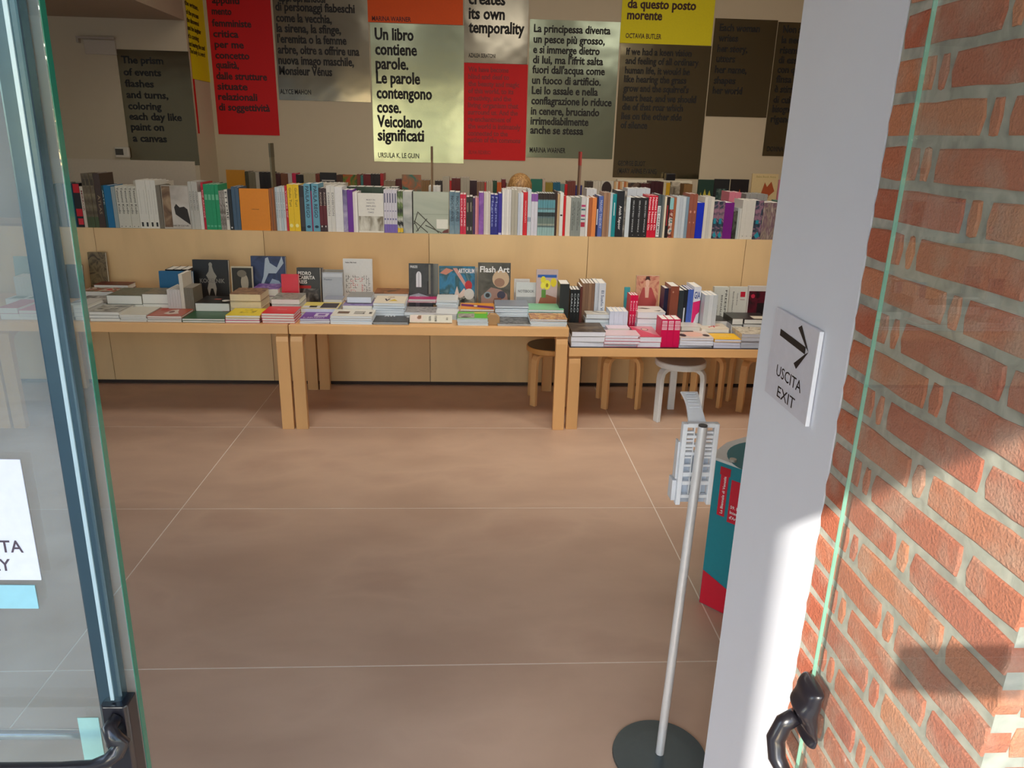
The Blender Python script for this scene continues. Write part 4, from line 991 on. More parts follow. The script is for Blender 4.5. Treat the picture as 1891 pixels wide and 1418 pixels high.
spines(cv1, 967, 996, 932, 1, YF+.25, T12, 'tall white upright book with golden top', (214, 206, 190), where=TL, depth=.17, yb=1165)
spines(cv1, 997, 1066, 1035, 5, YF+.25, T12, 'thin grey-olive upright books', (120, 112, 96), where=TL, depth=.17, yb=1165)
stack(cv1, 1068, 1328, 1150, 1, YF+.25, T12+.012, 'black cover with small red and white marks', (34, 32, 32), (60, 60, 60), [('c', (216, 210, 200), (.8, .35, .12, .12)), ('q', (150, 80, 70), (.4, .45, .6, .6))], where=TL, depth=.24)
stack(cv1, 1330, 1566, 1082, 3, YF+.25, T12, 'brown and ochre cover with cream pages', blob((120, 86, 66), (160, 126, 96), (90, 66, 60), s=68), (214, 196, 160), where=TL, depth=.22, pm=mat((226, 208, 172), .7))
stack(cv1, 1500, 1700, 1042, 2, YF+.5, T12+.03, 'violet and pink cover behind the ochre pile', blob((80, 50, 120), (130, 90, 160), (190, 160, 190), s=69), (130, 100, 90), where=TL, depth=.2)
stack(cv1, 1646, 1862, 1120, 3, YF+.27, T12, 'grey cover with green stripes', blob((90, 96, 86), (160, 160, 150), (120, 126, 110), s=70, k=14), (190, 186, 190), where=TL, depth=.22)
# left table, back row leaning against the shelf
upright(cv1, 250, 385, 765, 5.635, T12, 'sepia street photograph cover standing at an angle', blob((80, 66, 44), (130, 112, 80), (60, 50, 36), s=71), t=.022, lean=3, where=TL, yb=985)
for i in range(3):
    A = onY(*cv1(868+i*58, 905), 5.52)
    book(f'{ORD[i]} of three black boxed books with white page tops {TL}', (A.x, 5.46, T12+.001), (.054, .16, A.z-T12+.02), 'spine', mat((22, 20, 22), .4), PAGE, group='black boxed books')
upright(cv1, 792, 1045, 908, 5.34, T12, 'plain blue book standing behind white upright books', (20, 96, 140), t=.03, where=TL, yb=1045)
upright(cv1, 1047, 1318, 822, 5.46, T12, 'black cover with pale seated figure and grey title', (26, 25, 26), [('p', (150, 146, 136), [(.46, .85), (.54, .85), (.58, .72), (.66, .6), (.6, .5), (.64, .3), (.6, .1), (.54, .3), (.48, .3), (.42, .12), (.38, .3), (.44, .5), (.36, .62), (.44, .72)]), ('c', (150, 146, 136), (.5, .88, .05, .06)), ('t', (130, 126, 120), ('KOGELNIK', .18, .44, .7, .1))], t=.03, where=TL, yb=1062)
upright(cv1, 1340, 1502, 872, 5.42, T12, 'small dark portrait cover with cream border', (196, 186, 160), [('q', (44, 42, 34), (.04, .04, .96, .96)), ('c', (170, 160, 140), (.62, .55, .18, .24)), ('c', (120, 112, 96), (.5, .8, .22, .1))], t=.02, where=TL, yb=1010)
upright(cv1, 1490, 1752, 794, 5.48, T12, 'dark blue cover with pale draped figures', (34, 44, 74), [('q', blob((28, 38, 70), (50, 66, 104), (40, 50, 80), s=72, k=6), (.01, .01, .99, .99)), ('p', (170, 184, 196), [(.35, .55), (.42, .95), (.5, .98), (.55, .85), (.75, .75), (.9, 1), (.95, .85), (.72, .62), (.5, .62), (.3, .3), (.2, .1), (.28, .4)]), ('p', (150, 166, 186), [(.45, .3), (.6, .5), (.8, .45), (.95, .25), (.9, .1), (.5, .15)])], t=.03, where=TL, yb=1010)
t_ = upright(cv1, 1722, 1852, 932, 5.30, T12, 'small crimson rounded box standing between stacks', (214, 20, 50), t=.03, where=TL, yb=1098, cat='box')
# --- left table, seen through the glass door
cvL = Conv(0, 400, 3.15, 0)
stack(cvL, -10, 100, 530, 2, YF+.05, T12, 'pink cover seen through the left glass door', (206, 90, 110), (206, 200, 200), where=TL, depth=.26)
stack(cvL, 106, 282, 545, 3, YF+.05, T12, 'pink and white cover behind the vertical rod', (216, 110, 136), (214, 210, 206), where=TL, depth=.26)
stack(cvL, 290, 420, 560, 3, YF+.05, T12, 'white cover behind the rod', (214, 212, 206), (206, 206, 206), where=TL, depth=.22)
stack(cvL, 424, 505, 515, 4, YF+.05, T12, 'white cover at the glass edge', (210, 210, 204), (206, 206, 206), where=TL, depth=.22)
stack(cvL, 30, 240, 480, 1, YF+.33, T12+.01, 'white cover with green text columns behind the glass', (206, 214, 206), (70, 110, 96), [('q', (110, 140, 126), (.1, .2, .45, .8)), ('q', (110, 140, 126), (.55, .2, .9, .8))], where=TL, depth=.12)
upright(cvL, 75, 215, 232, 5.45, T12, 'pale green-grey book standing behind the glass', (126, 160, 150), t=.03, where=TL, yb=350)
spines(cvL, 90, 240, 350, 8, 5.2, T12, 'thin ivory upright books behind the glass', (196, 196, 184), where=TL, depth=.13, yb=425)
upright(cvL, 380, 470, 280, 5.48, T12, 'dark green book leaning near glass edge', (30, 44, 40), t=.03, where=TL, yb=400)
# --- middle table, front row (cv2)
stack(cv2, 548, 776, 1268, 3, YF+.03, T12, 'purple cover with white print', (108, 40, 150), (214, 210, 222), [('q', (206, 196, 216), (.4, .3, .85, .8)), ('q', (126, 80, 160), (.5, .45, .75, .7)), ('t', (230, 220, 236), ('L.MUZIO', .1, .08, .7, .12))], depth=.2, pm=PAGEB)
stack(cv2, 780, 1100, 1248, 4, YF+.03, T12, 'white cover with small brown pictures', (226, 222, 208), (222, 226, 230), [('q', (110, 86, 66), (.12, .35, .4, .68)), ('q', (70, 60, 54), (.88, .35, .95, .6)), ('q', (170, 166, 156), (.52, .3, .78, .72)), ('q', (60, 50, 50), (.74, .3, .76, .5))], depth=.2, pm=PAGEB)
stack(cv2, 1102, 1372, 1296, 2, YF+.03, T12, 'dark mottled cover with white zigzag letters', blob((40, 40, 40), (76, 76, 76), (50, 48, 46), s=75), (40, 40, 44), [('t', (226, 226, 226), ('AW', .25, .68, .35, .22)), ('q', (190, 190, 190), (.9, .6, .98, .85))], depth=.24, pm=PAGEB)
upright(cv2, 1385, 1706, 1240, YF+.11, T12, 'pale magazine leaning at the table edge, sideways text and two faces', (206, 202, 186), [('q', (214, 196, 184), (.02, .1, .3, .95)), ('c', (150, 110, 90), (.22, .62, .05, .22)), ('q', (130, 90, 60), (.2, .5, .27, .9)), ('tr', (40, 40, 44), ('KERSTIN', .5, .2, .6, .05)), ('tr', (40, 40, 44), ('BRÄTSCH', .64, .15, .7, .05)), ('tr', (70, 70, 74), ('K21', .9, .35, .3, .04))], t=.012, lean=42, yb=1332, cat='magazine')
stack(cv2, 556, 836, 1190, 2, YF+.22, T12, 'yellow and dark photo cover', (226, 206, 110), (190, 196, 210), [('q', (206, 206, 206), (.02, .05, .98, .4)), ('q', (60, 52, 56), (.5, .1, .95, .85)), ('q', (40, 36, 30), (.2, .15, .4, .4))], depth=.2, pm=PAGEB)
stack(cv2, 730, 872, 1122, 3, YF+.46, T12, 'plain grey-blue cover', (150, 154, 168), (160, 166, 176), depth=.12)
stack(cv2, 874, 1102, 1168, 2, YF+.24, T12, 'soft lilac cover', blob((110, 90, 150), (150, 136, 180), (126, 110, 160), s=76), (150, 140, 180), depth=.2)
stack(cv2, 905, 1092, 1103, 1, YF+.30, T12+.083, 'grey cover lying on the lilac one', (136, 136, 132), (190, 196, 200), depth=.18, pm=PAGEB)
stack(cv2, 1105, 1345, 1150, 6, YF+.22, T12, 'white cover with black V and yellow shapes', (224, 218, 200), (200, 212, 222), [('p', (40, 30, 60), [(.3, .6), (.4, .25), (.5, .6), (.44, .6), (.4, .4), (.36, .6)]), ('p', (216, 186, 60), [(.45, .25), (.62, .55), (.75, .3)]), ('t', (110, 50, 50), ('reve', .4, .75, .2, .12))], depth=.24, pm=PAGEB)
stack(cv2, 1112, 1372, 1078, 3, YF+.52, T12, 'warm brown portrait cover', blob((60, 40, 34), (150, 96, 64), (96, 60, 44), s=77, k=6), (196, 206, 214), depth=.2)
stack(cv2, 1342, 1582, 1218, 2, YF+.2, T12, 'grey snapshot cover', blob((110, 110, 112), (170, 168, 166), (80, 80, 84), s=78), (200, 204, 210), depth=.17, pm=PAGEB)
stack(cv2, 1368, 1584, 1148, 1, YF+.4, T12+.07, 'magenta topped magazine', (190, 50, 110), (206, 206, 216), [('q', (200, 196, 200), (.02, .02, .98, .4))], depth=.18, cat='magazine')
stack(cv2, 1586, 1748, 1128, 7, YF+.42, T12, 'white magazine', (222, 222, 216), (206, 222, 232), depth=.2, pm=PAGEB, cat='magazine')
stack(cv2, 1570, 1742, 1242, 5, YF+.2, T12, 'creased white cover', (222, 224, 222), (206, 222, 232), depth=.16, yaw=-6, pm=PAGEB, cat='magazine')
stack(cv3, 430, 664, 1262, 6, YF+.03, T12, 'green magazine cover with grey photograph', (96, 190, 50), (206, 222, 230), [('q', blob((120, 116, 110), (180, 176, 160), (90, 86, 84), s=79), (.02, .02, .55, .7)), ('q', (190, 186, 70), (.55, .7, .95, .95))], depth=.18, pm=PAGEB, cat='magazine')
stack(cv3, 452, 712, 1196, 5, YF+.23, T12, 'orange cover with purple band', (226, 150, 40), (216, 206, 196), [('p', (110, 30, 96), [(.02, .5), (.98, .1), (.98, .45), (.02, .85)]), ('p', (190, 60, 60), [(.5, .02), (.98, .02), (.98, .1)]), ('c', (236, 220, 180), (.45, .5, .06, .1))], depth=.2, pm=PAGEB, cat='magazine')
stack(cv3, 733, 990, 1312, 2, YF+.03, T12, 'dark stony textured cover', ramp_mat([(50, 50, 50), (96, 96, 94), (130, 130, 126)], scale=40, seed=80), (216, 222, 226), depth=.2, pm=PAGEB)
stack(cv3, 716, 972, 1172, 6, YF+.24, T12, 'grey-blue booklet cover', (126, 136, 150), (214, 226, 236), depth=.2, pm=PAGEB)
stack(cv3, 985, 1266, 1272, 4, YF+.03, T12, 'collage cover in pink orange and brown', blob((190, 150, 130), (150, 90, 60), (220, 180, 120), (120, 70, 70), s=81, k=14), (196, 214, 222), depth=.18, pm=PAGEB, cat='magazine')
stack(cv3, 968, 1240, 1200, 4, YF+.23, T12, 'mint green cover', (126, 196, 150), (190, 212, 210), [('l', (70, 130, 96), (.1, .8, .9, .85, .004))], depth=.2, pm=PAGEB, cat='magazine')
t = thing('card_holder', 'small rounded kraft brown block between magazine piles on middle table', 'holder', (onY(*cv3(700, 1335), YF+.05).x, YF+.045, T12+.0006))
s = MB(); s.prism([(-.045, 0), (.045, 0), (.044, .05), (.02, .072), (-.02, .075), (-.042, .05)], 0, .05, 'y'); s.build('block', mat((176, 140, 96), .7), t, bevel=.004)
# middle table, back row
upright(cv2, 524, 700, 883, 5.40, T12, 'black cover with bold white title in three lines', (26, 24, 24), [('q', blob((30, 28, 28), (70, 68, 66), (130, 126, 120), s=82, k=14), (.02, .02, .98, .42)), ('q', (170, 20, 20), (.08, .42, .6, .5)), ('t', (228, 226, 220), ('PEDRO', .06, .80, .56, .095)), ('t', (228, 226, 220), ('CABRITA', .06, .68, .72, .095)), ('t', (228, 226, 220), ('REIS', .06, .56, .38, .095))], t=.05, yb=1118)
upright(cv2, 702, 722, 883, 5.46, T12, 'thin grey book behind the black titled one', (120, 112, 110), t=.03, yb=1110)
upright(cv2, 718, 872, 918, 5.36, T12, 'pale grey book with faint print', (166, 170, 178), [('q', (196, 200, 206), (.04, .86, .97, .97)), ('t', (120, 126, 136), ('Phaidon', .08, .76, .4, .05))], t=.03, yb=1092)
upright(cv2, 728, 880, 897, 5.50, T12, 'beige-grey book behind the pale grey one', (150, 144, 132), t=.03, yb=1080)
maze = [('q', (214, 214, 212), (.01, .01, .99, .99)), ('t', (60, 60, 64), ('Stefano Marchetti', .08, .9, .38, .03))]
rm = random.Random(5)
for i in range(11):
    for j in range(11):
        u, v = .09+i*.078, .06+j*.066
        red = (abs(i-3.5) < 1.6 or abs(i-6.6) < 1.3) and 1 < j < 10 and rm.random() < .75
        c = (196, 70, 80) if red else (44, 44, 46)
        if rm.random() < .5: maze.append(('q', c, (u, v, u+.06, v+.012)))
        if rm.random() < .5: maze.append(('q', c, (u, v, u+.014, v+.055)))
MAZE = [(a[0], a[1], a[2]) for a in maze]
_ca = cover_art
def cover_art_flat(t, dims, mode, art):   # many small marks: keep them on one level
    dx, dy, dz = dims; g = {}
    for a in art[2:]:
        u0, v0, u1, v1 = a[2]; mb = g.setdefault(a[1], MB())
        mb.add([(dx*u, -.0012, dz*v) for u, v in ((u0, v0), (u1, v0), (u1, v1), (u0, v1))], [(0, 1, 2, 3)])
    for c, mb in g.items(): mb.build('cover_print', mat(c, .5), t)['kind'] = 'stuff'
t_ = upright(cv2, 876, 1096, 815, 5.52, T12, 'tall white cover with red and black maze of strokes', (222, 222, 220), maze[:2], t=.03, yb=1060)
cover_art_flat(t_, (onY(*cv2(1096, 815), 5.52).x-onY(*cv2(876, 815), 5.52).x, 0, (onY(*cv2(986, 815), 5.52).z-onY(*cv2(986, 1060), 5.52).z)/math.cos(R(6))), 'face', maze)
gal = [('q', blob((36, 38, 40), (56, 58, 60), (44, 44, 48), s=83, k=4), (.01, .01, .99, .99)), ('q', (214, 214, 220), (.3, .46, .52, .72)), ('c', (214, 214, 220), (.41, .72, .11, .1)), ('l', (60, 60, 64), (.41, .46, .41, .8, .002)), ('p', (150, 160, 170), [(.0, .26), (.4, .32), (.98, .22), (.98, .0), (.0, .0)]), ('q', (190, 200, 214), (.28, .0, .44, .26)), ('q', (120, 116, 104), (.82, .3, .9, .98)), ('q', (24, 24, 26), (.76, .3, .82, .6)), ('t', (220, 220, 222), ('FRIEZE', .06, .9, .3, .05))]
upright(cv2, 1376, 1560, 850, 5.34, T12, 'dark gallery cover with arched white window', (40, 42, 44), gal, t=.02, yb=1118, cat='magazine')
upright(cv2, 1400, 1600, 852, 5.42, T12, 'grey magazine just behind the arched window cover', (110, 112, 108), t=.02, yb=1100, cat='magazine')
art = [('q', blob((20, 90, 130), (40, 120, 160), (30, 80, 90), (90, 120, 130), s=84, k=5), (.01, .3, .99, .99)), ('q', blob((20, 24, 26), (60, 66, 60), (150, 150, 140), (30, 34, 34), s=85, k=12), (.01, .01, .99, .3)), ('p', (196, 130, 110), [(.02, .82), (.2, .95), (.4, .9), (.2, .78)]), ('p', (200, 150, 140), [(.38, .95), (.5, .95), (.8, .5), (.74, .46)]), ('p', (210, 190, 180), [(.42, .25), (.5, .5), (.56, .3), (.7, .45), (.8, .3), (.6, .2)]), ('c', (180, 40, 50), (.82, .52, .1, .12)), ('c', (200, 200, 196), (.84, .3, .14, .14)), ('q', (60, 150, 40), (.1, .22, .4, .26)), ('t', (236, 236, 240), ('ARTFORUM', .54, .83, .44, .11))]
upright(cv2, 1606, 1880, 870, 5.40, T12, 'square blue painting cover with pale title at top right', (40, 90, 110), art, t=.012, yb=1118, cat='magazine')
upright(cv3, 560, 585, 880, 5.46, T12, 'pale magazine behind the blue painting cover', (170, 166, 160), t=.02, yb=1110, cat='magazine')
fl = [('q', blob((60, 60, 54), (90, 88, 80), (50, 50, 48), s=86, k=4), (.01, .01, .99, .99)), ('c', (196, 170, 140), (.7, .64, .26, .2)), ('c', (150, 116, 96), (.66, .56, .16, .1)), ('p', (150, 120, 110), [(.1, .02), (.1, .25), (.4, .45), (.7, .4), (.9, .3), (.95, .02)]), ('c', (130, 150, 160), (.3, .27, .12, .08)), ('c', (40, 44, 50), (.3, .27, .07, .05)), ('c', (60, 60, 80), (.72, .28, .13, .09)), ('p', (120, 80, 60), [(.45, .02), (.5, .2), (.7, .22), (.85, .02)]), ('t', (238, 238, 238), ('Flash Art', .06, .79, .9, .13))]
upright(cv3, 588, 836, 845, 5.36, T12, 'tall cover of a tattooed blond sitter under a bold white title', (70, 66, 60), fl, t=.03, yb=1156, cat='magazine')
upright(cv3, 862, 980, 968, 5.42, T12, 'small white booklet behind its twin', (206, 206, 206), t=.03, yb=1120)
upright(cv3, 876, 1030, 995, 5.32, T12, 'small white and grey booklet with a dark foot', (200, 206, 208), [('q', (150, 160, 166), (.02, .1, .98, .45)), ('t', (110, 112, 116), ('NOTEBOOK', .1, .62, .8, .1)), ('q', (50, 54, 60), (.0, .0, .98, .1))], t=.03, yb=1138)
upright(cv3, 1032, 1196, 895, 5.30, T12, 'cover with yellow tulips and a blue stripe', (190, 170, 170), [('q', (40, 90, 170), (.06, .80, .94, .87)), ('p', (150, 96, 70), [(.05, .05), (.2, .3), (.5, .38), (.95, .3), (.95, .05)]), ('q', (90, 140, 60), (.25, .3, .45, .5)), ('c', (226, 214, 50), (.32, .74, .12, .09)), ('c', (232, 222, 60), (.5, .62, .16, .12)), ('c', (220, 200, 40), (.8, .68, .14, .11)), ('c', (236, 226, 80), (.3, .6, .1, .08)), ('c', (150, 130, 30), (.5, .61, .06, .05)), ('p', (196, 196, 200), [(.3, .02), (.95, .02), (.95, .16)])], t=.02, yb=1140)
# --- low table
Y3 = 4.775
spines(cv3, 1200, 1272, 1005, 1, 5.02, T12, 'thick black upright book', (42, 48, 50), yb=1248, depth=.17, where='at right end of the middle table')
spines(cv3, 1280, 1352, 1048, 3, 5.05, T3, 'black spines with slanting white letters', (24, 30, 34), [('tv', (190, 200, 206), ('CARLO', .25, .92, .4, .5)), ('l', (190, 190, 190), (.2, .05, .5, .14, .003)), ('l', (190, 190, 190), (.5, .14, .8, .05, .003))], yb=1252, depth=.15, where=TR)
spines(cv3, 1353, 1372, 1025, 1, 5.06, T3, 'dark red slim upright book', (96, 50, 44), yb=1250, depth=.18, where=TR)
spines(cv3, 1374, 1466, 1000, 4, 5.22, T3, 'brown upright books', [(150, 118, 94), (132, 102, 82)], yb=1172, depth=.2, where=TR)
spines(cv3, 1467, 1497, 998, 1, 5.22, T3, 'thin white-blue upright book', (206, 214, 226), yb=1182, depth=.2, where=TR)
spines(cv3, 1498, 1548, 1000, 1, 5.20, T3, 'pale upright book with small blue title', (210, 216, 226), [('tv', (50, 70, 120), ('El Sueño Vuelto', .35, .85, .6, .4))], yb=1192, depth=.2, where=TR)
stack(cv8, 148, 408, 545, 3, Y3, T3, 'dark brown cover of a veiled figure', blob((50, 42, 36), (76, 64, 54), (110, 96, 80), s=90, k=7), (206, 208, 214), depth=.26, yaw=0, where=TR, pm=mat((230, 234, 246), .8))
stack(cv8, 398, 668, 573, 4, Y3, T3, 'pale pink tinted cover', (222, 196, 200), (190, 60, 90), depth=.15, yaw=0, where=TR, pm=mat((230, 232, 246), .8))
stack(cv8, 652, 832, 585, 2, Y3, T3, 'pink cover with oval outline', (214, 130, 140), (206, 30, 90), [('c', (120, 90, 80), (.55, .7, .16, .12)), ('c', (220, 170, 160), (.55, .7, .12, .09)), ('p', (206, 60, 90), [(0, 0), (1, 0), (.1, .9), (0, .9)])], depth=.3, yaw=0, where=TR, pm=mat((230, 232, 246), .8))
spines(cv8, 832, 978, 452, 3, Y3+.01, T3, 'magenta boxed books with white squares of text', (214, 8, 84), [('q', (236, 190, 206), (.12, .62, .92, .72)), ('q', (236, 190, 206), (.12, .74, .92, .83)), ('q', (236, 190, 206), (.12, .85, .92, .95)), ('q', (214, 8, 84), (.2, .67, .85, .68)), ('q', (214, 8, 84), (.2, .78, .85, .79)), ('q', (214, 8, 84), (.2, .89, .85, .9))], depth=.14, where=TR)
stack(cv8, 972, 1228, 592, 4, Y3, T3, 'white cover with half a face', (214, 196, 184), (216, 220, 232), [('c', (226, 180, 160), (.5, .5, .3, .34)), ('c', (70, 46, 44), (.15, .35, .1, .2)), ('c', (70, 46, 44), (.85, .35, .1, .16)), ('q', (60, 44, 40), (.1, .84, .6, .96))], depth=.2, where=TR, pm=mat((222, 226, 240), .8))
stack(cv8, 1232, 1438, 602, 3, Y3, T3, 'bright yellow cover with white title', (240, 186, 10), (206, 206, 226), [('t', (250, 230, 180), ('VENEZIA', .3, .5, .5, .08))], depth=.16, yaw=0, where=TR, pm=mat((214, 218, 236), .8))
stack(cv8, 1440, 1660, 562, 4, Y3, T3, 'sepia landscape cover near the reveal', blob((150, 140, 120), (206, 196, 176), (110, 100, 84), s=91), (170, 176, 190), depth=.2, where=TR, pm=mat((190, 194, 206), .8))
# second row
stack(cv8, 258, 436, 412, 5, Y3+.3, T3, 'white cover with dark ribbon', (206, 202, 190), (190, 204, 208), [('l', (50, 46, 44), (.35, .9, .6, .5, .012)), ('l', (50, 46, 44), (.6, .5, .85, .4, .01))], depth=.11, where=TR, pm=PAGEB)
spines(cv8, 438, 576, 392, 4, Y3+.27, T3, 'white-blue upright books in a block', (206, 216, 234), depth=.16, where=TR)
spines(cv8, 580, 640, 268, 3, Y3+.36, T3, 'magenta spines with slanting white title', (214, 16, 76), [('tv', (240, 200, 214), ('Kochi', .25, .85, .25, .55)), ('tv', (240, 200, 214), ('Kochi', .25, .5, .25, .55))], depth=.12, yb=462, where=TR)
upright(cv8, 550, 592, 208, Y3+.52, T3, 'teal cover with tan arch beside the magenta spines', (60, 150, 160), [('c', (190, 150, 110), (.6, .4, .3, .2))], t=.02, yb=440, yaw=0, where=TR)
stack(cv8, 650, 862, 396, 4, Y3+.3, T3, 'white cover splashed with black', (226, 222, 214), (190, 208, 220), [('p', (70, 62, 60), [(.1, .6), (.3, .7), (.6, .6), (.4, .5)]), ('p', (70, 62, 60), [(.6, .2), (.9, .3), (.8, .15)])], depth=.2, where=TR, pm=PAGEB)
fig = [('q', blob((196, 130, 110), (214, 160, 130), (176, 90, 80), s=92, k=9), (.01, .01, .99, .99)), ('p', (176, 74, 74), [(.3, .76), (.68, .76), (.92, .5), (.86, .25), (.66, .4), (.64, .2), (.34, .2), (.32, .4), (.14, .3), (.1, .5)]), ('p', (226, 180, 160), [(.38, .78), (.58, .78), (.56, .56), (.42, .56)]), ('c', (230, 186, 164), (.49, .86, .08, .09)), ('p', (66, 40, 36), [(.38, .9), (.42, .98), (.56, .98), (.61, .9), (.49, .92)]), ('p', (232, 190, 168), [(.26, .06), (.3, .26), (.42, .26), (.38, .06)]), ('p', (232, 190, 168), [(.54, .06), (.56, .26), (.68, .26), (.66, .06)]), ('q', (206, 150, 70), (.2, .0, .8, .07))]
upright(cv8, 640, 815, 118, 5.42, T3, 'cover of a seated figure in a loose red robe', (206, 180, 150), fig, t=.02, yb=352, where=TR)
spines(cv8, 836, 868, 215, 1, Y3+.42, T3, 'narrow dark navy spine left of the red-brown book', (34, 36, 66), depth=.12, yb=420, where=TR)
spines(cv8, 882, 945, 200, 1, Y3+.36, T3, 'tall red-brown upright book', (136, 74, 58), [('c', (200, 150, 130), (.3, .88, .08, .02))], depth=.18, yb=430, where=TR)
spines(cv8, 946, 986, 232, 1, Y3+.37, T3, 'charcoal upright book right of the red-brown one', (44, 54, 60), depth=.18, yb=430, where=TR)
spines(cv8, 987, 1012, 228, 1, Y3+.37, T3, 'dark book with white label strip', (30, 36, 46), [('q', (210, 220, 230), (.1, .2, .5, .6))], depth=.18, yb=430, where=TR)
spines(cv8, 1013, 1055, 225, 2, Y3+.37, T3, 'mid blue upright books', (70, 100, 186), depth=.18, yb=432, where=TR)
spines(cv8, 1056, 1110, 205, 1, Y3+.36, T3, 'white upright book with blue letters and magenta wave', (214, 220, 232), [('t', (30, 66, 140), ('GIA', .1, .76, .82, .14)), ('p', (214, 30, 110), [(.0, .68), (1, .72), (1, .48), (.6, .42), (.3, .25), (0, .12)])], depth=.2, yb=436, where=TR)
spines(cv8, 1140, 1238, 268, 3, Y3+.28, T3, 'pale grey-blue upright books at the row end', [(190, 200, 208), (206, 214, 222)], depth=.18, yb=468, where=TR)
upright(cv8, 1232, 1345, 205, 5.36, T3, 'off-white cover with heavy sideways black letters', (206, 208, 200), [('q', (206, 208, 200), (.01, .01, .99, .99)), ('tv', (26, 26, 28), ('FREESPACE', .76, .92, .85, .13)), ('tv', (60, 60, 62), ('BIENNALE', .5, .8, .5, .11)), ('tv', (90, 90, 92), ('DI VENEZIA', .25, .55, .4, .07))], t=.04, lean=3, yb=432, where=TR)
upright(cv8, 1347, 1492, 205, 5.40, T3, 'white cover with sideways lines and red square', (206, 206, 198), [('tv', (80, 80, 82), ('Biennale Architettura 2018', .2, .88, .6, .08)), ('tv', (100, 100, 102), ('Guida Breve', .42, .84, .3, .06)), ('q', (190, 20, 50), (.6, .75, .85, .88)), ('q', (150, 80, 90), (.6, .68, .85, .69))], t=.03, lean=3, yb=432, where=TR)
upright(cv8, 1494, 1680, 200, 5.38, T3, 'white cover with deep red night photograph', (206, 200, 196), [('q', blob((30, 8, 16), (90, 14, 36), (36, 10, 18), s=93, k=6), (.03, .1, .98, .88)), ('q', (22, 8, 14), (.4, .1, .8, .6)), ('c', (190, 40, 70), (.2, .76, .08, .05)), ('c', (190, 40, 70), (.85, .78, .06, .05))], t=.03, lean=3, yb=430, where=TR)
stack(cv8, 1212, 1335, 462, 1, Y3+.4, T3+.02, 'dark book lying before the sideways letter cover', (50, 46, 42), (50, 46, 42), depth=.18, where=TR)
stack(cv8, 1368, 1452, 445, 3, Y3+.3, T3, 'black glossy cover', (46, 50, 48), (200, 200, 206), depth=.2, where=TR)
stack(cv8, 1458, 1660, 452, 4, Y3+.3, T3, 'black and pale cover right of glossy one', (40, 36, 36), (206, 206, 210), [('q', (206, 196, 176), (.4, .1, .95, .5))], depth=.22, where=TR)
stack(cv8, 1135, 1345, 522, 3, Y3+.19, T3, 'cream cover with red sketched figure', (222, 208, 186), (196, 200, 214), [('l', (190, 30, 40), (.3, .3, .7, .5, .008)), ('l', (190, 30, 40), (.5, .2, .6, .8, .008)), ('l', (190, 30, 40), (.35, .75, .8, .6, .008)), ('l', (190, 30, 40), (.3, .2, .5, .5, .006))], depth=.16, where=TR)
stack(cv8, 982, 1132, 508, 2, Y3+.23, T3+.03, 'off-white cover behind the half face pile', (214, 208, 196), (60, 50, 46), depth=.14, where=TR)
stack(cv8, 420, 590, 520, 2, Y3+.27-.11, T3+.02, 'translucent white-pink cover', (226, 206, 214), (214, 214, 226), depth=.1, where=TR)

# ------------------------------------------------------------------ stanchion with white leaflet bracket
b0 = Vector((.622, 1.893, 0)); tp = Vector((.657, 1.93, 1.134))
t = thing('sign_stand', 'slim steel post on a round grey base before the exit reveal', 'stand', b0)
s = MB(); s.lathe([(.001, 0), (.150, 0), (.152, .003), (.150, .010), (.10, .013), (.03, .015), (.001, .0152)], 56); s.build('base_plate', mat((84, 96, 100), .38, .6), t, smooth=False)
s = MB(); d = tp-b0
def frame_tube(s, a, b, r, seg): s.tube([a, b], r, seg)
frame_tube(s, Vector((0, 0, .0155)), d, .0135, 20)
o = s.build('pole', mat((222, 224, 226), .3, .35, name='satin steel'), t); shade_smooth(o)
s = MB(); s.tube([d+Vector((0, 0, .0005)), d+Vector((0, 0, .004))], .0125, 20); s.build('pole_cap', mat((44, 44, 50), .4), t)
# bracket
wp = mat((226, 232, 238), .35, name='white plastic')
A = onY(1262, 781, 1.955)
t = thing('leaflet_bracket', 'white ribbed plastic dispenser frame fixed behind the steel post', 'dispenser', (A.x, 1.952, 0))
zt, zb, bw_ = 1.132, .876, .106
s = MB()
s.box(0, .014, 0, .022, zb, zt); s.build('side_rail', wp, t, bevel=.002)
s = MB(); s.box(bw_-.014, bw_, 0, .022, zb, zt); s.build('side_rail', wp, t, bevel=.002)
for k, (za, zc) in enumerate(((zt-.012, zt), (zt-.045, zt-.036), (zt-.072, zt-.064), (zt-.098, zt-.088), (zt-.165, zt-.152), (zt-.192, zt-.180), (zb+.022, zb+.032))):
    s = MB(); s.box(.0145, bw_-.0145, .003, .020, za, zc); s.build('cross_bar', wp, t)
for k in range(5):
    for x in (.0145, bw_-.034):
        s = MB(); s.box(x, x+.019, .004, .012, zt-.030-k*.026, zt-.024-k*.026); s.build('rib', wp, t)
for x in (.034, bw_-.037):
    s = MB(); s.box(x, x+.003, .004, .020, zb+.034, zt-.013); s.build('inner_rail', wp, t)
s = MB(); s.box(.0145, bw_-.0145, .021, .024, zb+.0, zt-.10); s.build('back_plate', mat((176, 188, 204), .35), t)
s = MB(); s.box(-.012, -.0005, .012, .05, zb+.01, zb+.075); s.box(-.006, -.0005, .012, .04, zb+.08, zt-.06); s.build('tray_flange', mat((214, 220, 226), .35), t)
s = MB()
n = 12; prof = []
for i in range(n+1):
    f = i/n
    zz = zt-.006+.062*f+.010*math.sin(f*3.14); yy = .025+.10*f
    w_ = .026-.004*math.sin(f*3.1)
    xx = bw_/2-.002*f-.005
    prof.append([(xx-w_, yy, zz), (xx+w_, yy, zz), (xx+w_, yy+.006, zz-.006), (xx-w_, yy+.006, zz-.006)])
s.ring(prof); s.build('press_arm', wp, t, bevel=.001)
